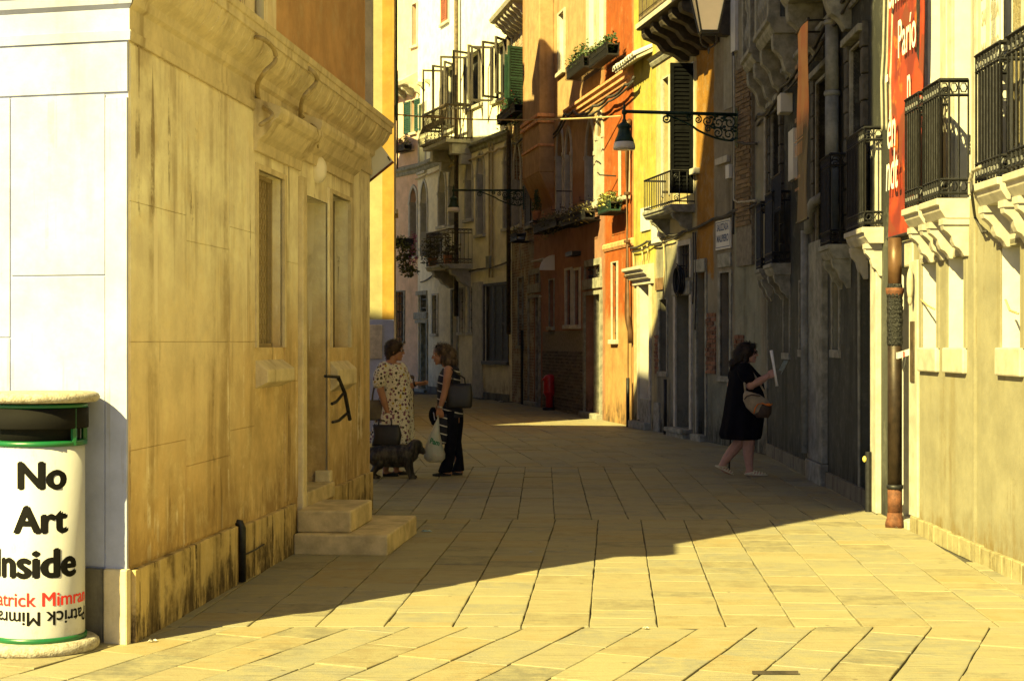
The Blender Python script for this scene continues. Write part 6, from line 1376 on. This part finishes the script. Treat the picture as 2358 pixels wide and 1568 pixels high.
MB().lathe([(.029, -.01), (.033, -.006), (.033, .006), (.029, .01)], n=12).build('wristwatch', flat('steel', (.4, .38, .34), .3, .8), t).matrix_basis = Matrix.Translation(SP(778, 790, -.205) - Vector(t.location)) @ Vector((-.15, 0, -1)).to_track_quat('Z', 'Y').to_matrix().to_4x4()
for x0, dy in ((845, -.08), (955, .08)):
    sh = MB(); sh.tube([SP(x0 + 40, 1485, dy), SP(x0 - 60, 1488, dy), SP(x0 - 150, 1490, dy)], [.034, .038, .022], 8).tube([SP(x0 - 60, 1462, dy - .03), SP(x0 - 70, 1452, dy), SP(x0 - 60, 1462, dy + .03)], .012, 6)
    sh.v = [(p[0], p[1], max(p[2], .002)) for p in sh.v]; sh.build('sandal', IRON, t, world=True)
tote('big black shoulder bag on the back of the woman in the striped tunic', SP(965, 800, -.16), .31, .29, .14, LEATH, SP(880, 395, -.19), slump=.01)
# thin plastic carrier bag, and a dark cap dangling from the hand
PLAS = NT('thin_white_plastic'); PLAS.color(PLAS.mix(PLAS.ramp(PLAS.noise(9, 4), .4, .65), (.62, .68, .58), (.74, .72, .62))); PLAS.bump(PLAS.noise(16, 5), .03, .8); PLASM = PLAS.set(.3, 0, .5, **{'Transmission Weight': .25, 'Alpha': .86})
t = tag(empty('carrier_bag', SP(715, 1345, -.2)), 'white plastic carrier bag with green script held by the striped woman', 'bag'); o_ = Vector(t.location)
m = MB(); loft(m, [(fz(900), fx(752), fx(764), .012), (fz(960), fx(720), fx(768), .035), (fz(1060), fx(675), fx(775), .06), (fz(1180), fx(632), fx(800), .085), (fz(1260), fx(612), fx(826), .10), (fz(1310), fx(618), fx(822), .10), (fz(1345), fx(660), fx(790), .06)], 24, .05, 8, YP - .185); m.build('bag_body', PLASM, t, smooth=True, world=True)
m = MB(); m.ball(SP(690, 1275, -.205), (.06, .06, .05), 10, 8).ball(SP(765, 1285, -.205), (.055, .055, .045), 10, 8).ball(SP(735, 1240, -.205), (.045, .05, .04), 10, 8); m.build('shopping', flat('wrapped_food', (.50, .30, .16), .6, var=.4, scale=18), t, True, True)
v, f = text_geo('Pam', .085, .003); m = MB(); m.add([(fx(722) - .0 + p[0] * .8 + p[1] * .25, YP - .185 - .092 + p[1] * -.05, fz(1160) + p[1] - p[0] * .25) for p in v], f); m.build('lettering', GREENP, t, world=True)
MB().tube([SP(758, 905, -.205), SP(752, 880, -.205), SP(762, 860, -.205)], .007, 5).build('handle', PLASM, t, world=True)
t = tag(empty('cap', SP(695, 985, .04)), 'black sun cap dangling from the striped woman\'s hand', 'cap'); m = MB(); m.ball(SP(695, 880, .05), (.055, .07, .10), 12, 8).ball(SP(700, 945, .03), (.035, .06, .05), 10, 6); fuse(m, 'crown', TROU, t, .008, 2); MB().tube([SP(690, 810, .03), SP(705, 870, -.025), SP(715, 930, -.03)], .006, 5).build('piping', WHITE_T, t, world=True); MB().tube([SP(745, 800, .08), SP(720, 815, .06), SP(700, 830, .05)], .006, 5).build('strap', TROU, t, world=True)

# -- shaggy black dog
YD = 17.86
def DP(px, py, dy=0): return Vector((fx(px) * YD / YP, YD + dy, max(.004, fz(py) - .004)))
t = tag(empty('dog', DP(300, 1495)), 'shaggy black dog standing between the two women', 'dog'); b = MB()
limb(b, [DP(95, 1260), DP(180, 1270), DP(300, 1275), DP(400, 1268), DP(455, 1245)], [.110, .130, .130, .138, .115], 12); limb(b, [DP(450, 1240), DP(490, 1190), DP(510, 1165)], [.09, .075, .07])
b.ball(DP(520, 1165), (.085, .078, .075), 12, 8); limb(b, [DP(550, 1190), DP(582, 1215), DP(596, 1228)], [.052, .042, .034]); b.ball(DP(600, 1222), (.014, .016, .012), 8, 6)
for q in (-1, 1):
    limb(b, [DP(500, 1135, q * .06), DP(490, 1190, q * .085), DP(498, 1240, q * .085)], [.03, .032, .022]); 
    limb(b, [DP(440, 1290, q * .07), DP(450, 1380, q * .075), DP(470, 1450, q * .075), DP(485, 1485, q * .075)], [.065, .048, .036, .032]); limb(b, [DP(480, 1484, q * .075), DP(512, 1488, q * .075)], [.034, .026])
    limb(b, [DP(110, 1290, q * .07), DP(150, 1350, q * .08), DP(95, 1420, q * .08), DP(105, 1482, q * .08)], [.085, .065, .038, .034]); limb(b, [DP(105, 1484, q * .08), DP(140, 1488, q * .08)], [.034, .026])
limb(b, [DP(80, 1230), DP(45, 1215), DP(15, 1250)], [.04, .035, .02])
FUR = hair_mat('black_fur', (.010, .009, .009), (.075, .066, .05)); fuse(b, 'body', FUR, t, .009, 2)
random.seed(5); m = MB()
def tufts(n, x0, x1, y0, y1, dep, ln, droop):
    for k in range(n):
        px, py = random.uniform(x0, x1), random.uniform(y0, y1); s_ = random.choice((-1, -1, 1)); p = DP(px, py, s_ * dep * random.uniform(.6, 1.05)); d_ = Vector((random.uniform(-.8, .3), s_ * .45, -droop * random.uniform(.5, 1.2))).normalized() * ln * random.uniform(.5, 1.3); w_ = Vector((random.uniform(.5, 1), 0, random.uniform(-.5, .5))).normalized() * .008
        e_ = p + d_; mid = p + d_ * .5 + Vector((random.uniform(-.01, .01), s_ * .008, 0)); m.add([p - w_, p + w_, mid + w_ * .8, mid - w_ * .8, (e_.x, e_.y, max(.003, e_.z))], [(0, 1, 2, 3), (3, 2, 4)])
tufts(1500, 60, 470, 1165, 1340, .130, .09, 1.0); tufts(800, 70, 460, 1320, 1400, .11, .12, 1.4); tufts(220, 450, 590, 1110, 1230, .075, .05, .8); tufts(260, 80, 170, 1300, 1470, .09, .06, 1.2); tufts(220, 430, 500, 1330, 1470, .085, .05, 1.2); tufts(120, 485, 520, 1140, 1260, .09, .06, 1.2)
tag(m.build('fur', FUR, t), kind='stuff'); MB().ball(DP(563, 1165, -.048), .012, 8, 6).build('eye', GLASS, t, True, True)
MB().tube([DP(470, 1165, -.07), DP(478, 1225, -.085), DP(482, 1240, .0), DP(478, 1225, .085)], .009, 5).build('collar', PETAL_R, t, world=True)

# -- woman in black, walking with her map (right)
gx = lambda px: 2.376 + .00115 * px; gz = lambda py: (1492 - py) * .00115; YW = 18.2
def WP(px, py, dy=0): return Vector((gx(px), YW + dy, gz(py)))
t = tag(empty('person', (gx(330), YW, 0)), 'heavy-set woman in a black dress and sunglasses walking by the shaded wall', 'person')
b = MB(); Pw, Mw = head(b, WP(398, 215), (1, -.1, -.02), 1.02)
limb(b, [WP(365, 280), WP(345, 340)], [.062, .075]); loft(b, [(gz(335), gx(270), gx(400), .11), (gz(400), gx(230), gx(460), .17), (gz(600), gx(200), gx(545), .19), (gz(850), gx(190), gx(530), .21), (gz(1000), gx(220), gx(470), .2)], 20, yc=YW)
limb(b, [WP(330, 400, -.18), WP(345, 470, -.23), WP(385, 545, -.25), WP(470, 510, -.25), WP(560, 455, -.23)], [.072, .072, .060, .050, .034]); hand(b, WP(560, 455, -.23), (1, .05, .35), (-.3, -1, .3), .165, .75, 1, 1)
limb(b, [WP(300, 420, .2), WP(255, 560, .26), WP(275, 700, .28), WP(262, 800, .27)], [.07, .06, .048, .032]); hand(b, WP(262, 805, .27), (-.1, 0, -1), (-1, 0, 0), .16, 1.1, 1, 1)
limb(b, [WP(360, 1000, .06), WP(330, 1130, .06), WP(235, 1240, .06), WP(165, 1330, .06), WP(128, 1395, .06)], [.10, .075, .066, .052, .040]); limb(b, [WP(112, 1402, .06), WP(160, 1440, .06), WP(215, 1470, .06)], [.036, .034, .022])
limb(b, [WP(400, 1000, -.07), WP(390, 1130, -.07), WP(385, 1260, -.07), WP(395, 1380, -.07), WP(400, 1440, -.07)], [.10, .078, .066, .047, .042]); limb(b, [WP(380, 1462, -.07), WP(450, 1468, -.07), WP(530, 1476, -.07)], [.036, .032, .022])
fuse(b, 'body', SKIN2, t, .0065, 3)
BDR = flat('black_dress', (.005, .005, .009), .95, var=.3, scale=8, bump=.4, spec=.1)
d = MB(); loft(d, [(gz(318), gx(285), gx(400), .11), (gz(350), gx(245), gx(430), .175), (gz(410), gx(212), gx(482), .21), (gz(470), gx(195), gx(545), .225), (gz(560), gx(182), gx(556), .235), (gz(660), gx(165), gx(572), .245), (gz(770), gx(150), gx(574), .26), (gz(880), gx(134), gx(555), .27), (gz(980), gx(116), gx(540), .28), (gz(1060), gx(98), gx(530), .285), (gz(1112), gx(118), gx(512), .28)], 36, .06, 8, YW)
limb(d, [WP(330, 390, -.17), WP(342, 440, -.22), WP(358, 475, -.24)], [.092, .092, .086]); limb(d, [WP(300, 400, .18), WP(275, 470, .23)], [.09, .08]); fuse(d, 'dress', BDR, t, .009, 3)
h = MB(); h.ball(WP(365, 190), (.118, .102, .098), 16, 10); h.ball(WP(310, 235), (.085, .10, .105), 14, 10); h.ball(WP(440, 145), (.04, .075, .035), 10, 8); h.ball(WP(270, 290), (.05, .06, .06), 10, 8); h.ball(WP(238, 320), (.04, .045, .055), 10, 8); h.ball(WP(225, 355), (.02, .03, .03), 8, 6); h.ball(WP(365, 260, -.07), (.03, .025, .06), 8, 6); strands(fuse(h, 'hair', HAIR3, t, .008, 2), 1300, .06, -1, HAIR3)
s_ = MB()
for q in (-1, 1): s_.ball(Pw(q * .032, .088, .012), (.016, .026, .021), 10, 6, None)
s_.tube([Pw(.06, .08, .016), Pw(.08, .01, .016)], .005, 5).tube([Pw(-.06, .08, .016), Pw(-.08, .01, .016)], .005, 5); s_.build('sunglasses', flat('dark_lens', (.01, .01, .01), .08, spec=.8, bump=0), t, True, True)
SAND = flat('cream_straps', (.62, .57, .40), .6, var=.1)
for (hx, hy, tx, ty, dy) in ((55, 1400, 245, 1492, .06), (348, 1478, 580, 1486, -.07)):
    m = MB(); so = MB(); a_, c_ = WP(hx, hy, dy), WP(tx, ty, dy); fw = (c_ - a_).normalized(); upv = Vector((-fw.z, 0, fw.x)); prof = []
    for k in range(7):
        f_ = k / 6; p = a_.lerp(c_, f_); w2 = (.032, .036, .034, .036, .044, .040, .018)[k]; prof.append([p + Vector((0, -w2, 0)), p + Vector((0, w2, 0)), p + Vector((0, w2, 0)) + upv * .014, p + Vector((0, -w2, 0)) + upv * .014])
    so.rings(prof)
    for k in range(5):
        f_ = .38 + k * .125; p = a_.lerp(c_, f_); hgt = .055 - .007 * k
        m.tube([p + Vector((-.01, -.042, .008)), p + upv * hgt * .8 + Vector((.0, -.03, 0)), p + upv * hgt + Vector((.008, 0, 0)), p + upv * hgt * .8 + Vector((0, .03, 0)), p + Vector((-.01, .042, .008))], .0075, 5)
    m.tube([a_ + Vector((0, -.034, .012)), a_.lerp(c_, .35) + upv * .035 + Vector((0, -.038, 0)), a_.lerp(c_, .45) + upv * .05 + Vector((0, -.025, 0))], .008, 5)
    so.build('sandal_sole', SAND, t, world=True); m.build('sandal_straps', SAND, t, world=True)
# what she carries
TANB = flat('beige_canvas_bag', (.30, .24, .16), .8, var=.2, scale=10, bump=.4); ORG = flat('orange_trim', (.85, .22, .02), .6, bump=0); BRB = flat('dark_brown_panel', (.06, .035, .022), .7, var=.3, scale=12)
t = tag(empty('handbag', WP(450, 880, -.30)), 'beige and dark brown shoulder bag with orange trim on the woman in black', 'bag')
def bagring(py, xl, xr, hd): return (gz(py), gx(xl), gx(xr), hd)
m = MB(); loft(m, [bagring(600, 318, 330, .02), bagring(640, 302, 470, .045), bagring(700, 300, 560, .06), bagring(770, 330, 590, .065), bagring(830, 390, 585, .06), bagring(872, 450, 560, .04)], 24, 0, 1, YW - .30); m.build('bag_body', TANB, t, True, True)
m = MB(); loft(m, [bagring(738, 455, 575, .066), bagring(770, 425, 594, .0725), bagring(830, 402, 590, .068), bagring(878, 440, 562, .046)], 24, 0, 1, YW - .302); m.build('dark_panel', BRB, t, True, True)
m = MB().tube([WP(402, 830, -.368), WP(415, 775, -.37), WP(440, 738, -.37), WP(490, 728, -.37), WP(530, 745, -.37), WP(570, 748, -.365), WP(592, 735, -.34)], .008, 5); m.build('orange_piping', ORG, t, True, True); MB().ball(WP(552, 742, -.352), (.03, .02, .018), 8, 6).build('orange_pocket', ORG, t, True, True)
m = MB().tube([WP(305, 690, -.355), WP(330, 655, -.36), WP(380, 640, -.362), WP(470, 655, -.36)], .007, 5); m.build('dark_piping', BRB, t, True, True)
MB().tube([WP(322, 605, -.31), WP(318, 500, -.27), WP(308, 400, -.22), WP(305, 345, -.14)], .014, 5).tube([WP(540, 690, -.31), WP(520, 600, -.24), WP(450, 480, -.215), WP(380, 370, -.16), WP(330, 335, -.12)], .014, 5).build('strap', TANB, t, True, True)
t = tag(empty('paper_roll', WP(625, 470, -.245)), 'long white paper roll held upright by the woman in black', 'paper'); MB().tube([WP(597, 188, -.245), WP(612, 285, -.246), WP(640, 450, -.245), WP(657, 556, -.243)], [.019, .0165, .014, .017], 14).build('roll', WHITE_T, t, True, True); MB().tube([WP(597, 188, -.245) + Vector((-.001, 0, .002)), WP(598, 192, -.245)], .017, 12).build('roll_end', GREYP, t, True, True)
t = tag(empty('folded_map', WP(700, 400, -.25)), 'folded pale map held open by the woman in black', 'map')
m = MB(); A = [WP(665, 395, -.29), WP(715, 292, -.31), WP(772, 292, -.25), WP(722, 400, -.23)]; th = Vector((.002, .004, .003)); m.add(A + [p + th for p in A], [(0, 1, 2, 3), (7, 6, 5, 4), (0, 4, 5, 1), (1, 5, 6, 2), (2, 6, 7, 3), (3, 7, 4, 0)]); B = [WP(715, 292, -.31), WP(772, 292, -.25), WP(745, 380, -.17), WP(700, 440, -.22)]; m.add(B + [p + th for p in B], [(0, 1, 2, 3), (7, 6, 5, 4), (0, 4, 5, 1), (1, 5, 6, 2), (2, 6, 7, 3), (3, 7, 4, 0)]); m.build('sheet', flat('pale_map_paper', (.50, .56, .56), .7, var=.25, scale=25, bump=.1), t, world=True)
t = tag(empty('walking_stick', WP(226, 1490, .27)), 'black walking stick of the woman in black', 'stick'); MB().tube([WP(226, 1478, .27), WP(256, 815, .27)], .011, 8).build('shaft', IRON, t, True, True); MB().tube([WP(225, 1490, .27), WP(226, 1455, .27)], [.018, .013], 8).build('ferrule', BLACKB, t, True, True); MB().tube([WP(256, 818, .27), WP(258, 790, .27), WP(275, 778, .27), WP(300, 790, .27)], .012, 8).build('handle', WOOD_D, t, True, True)
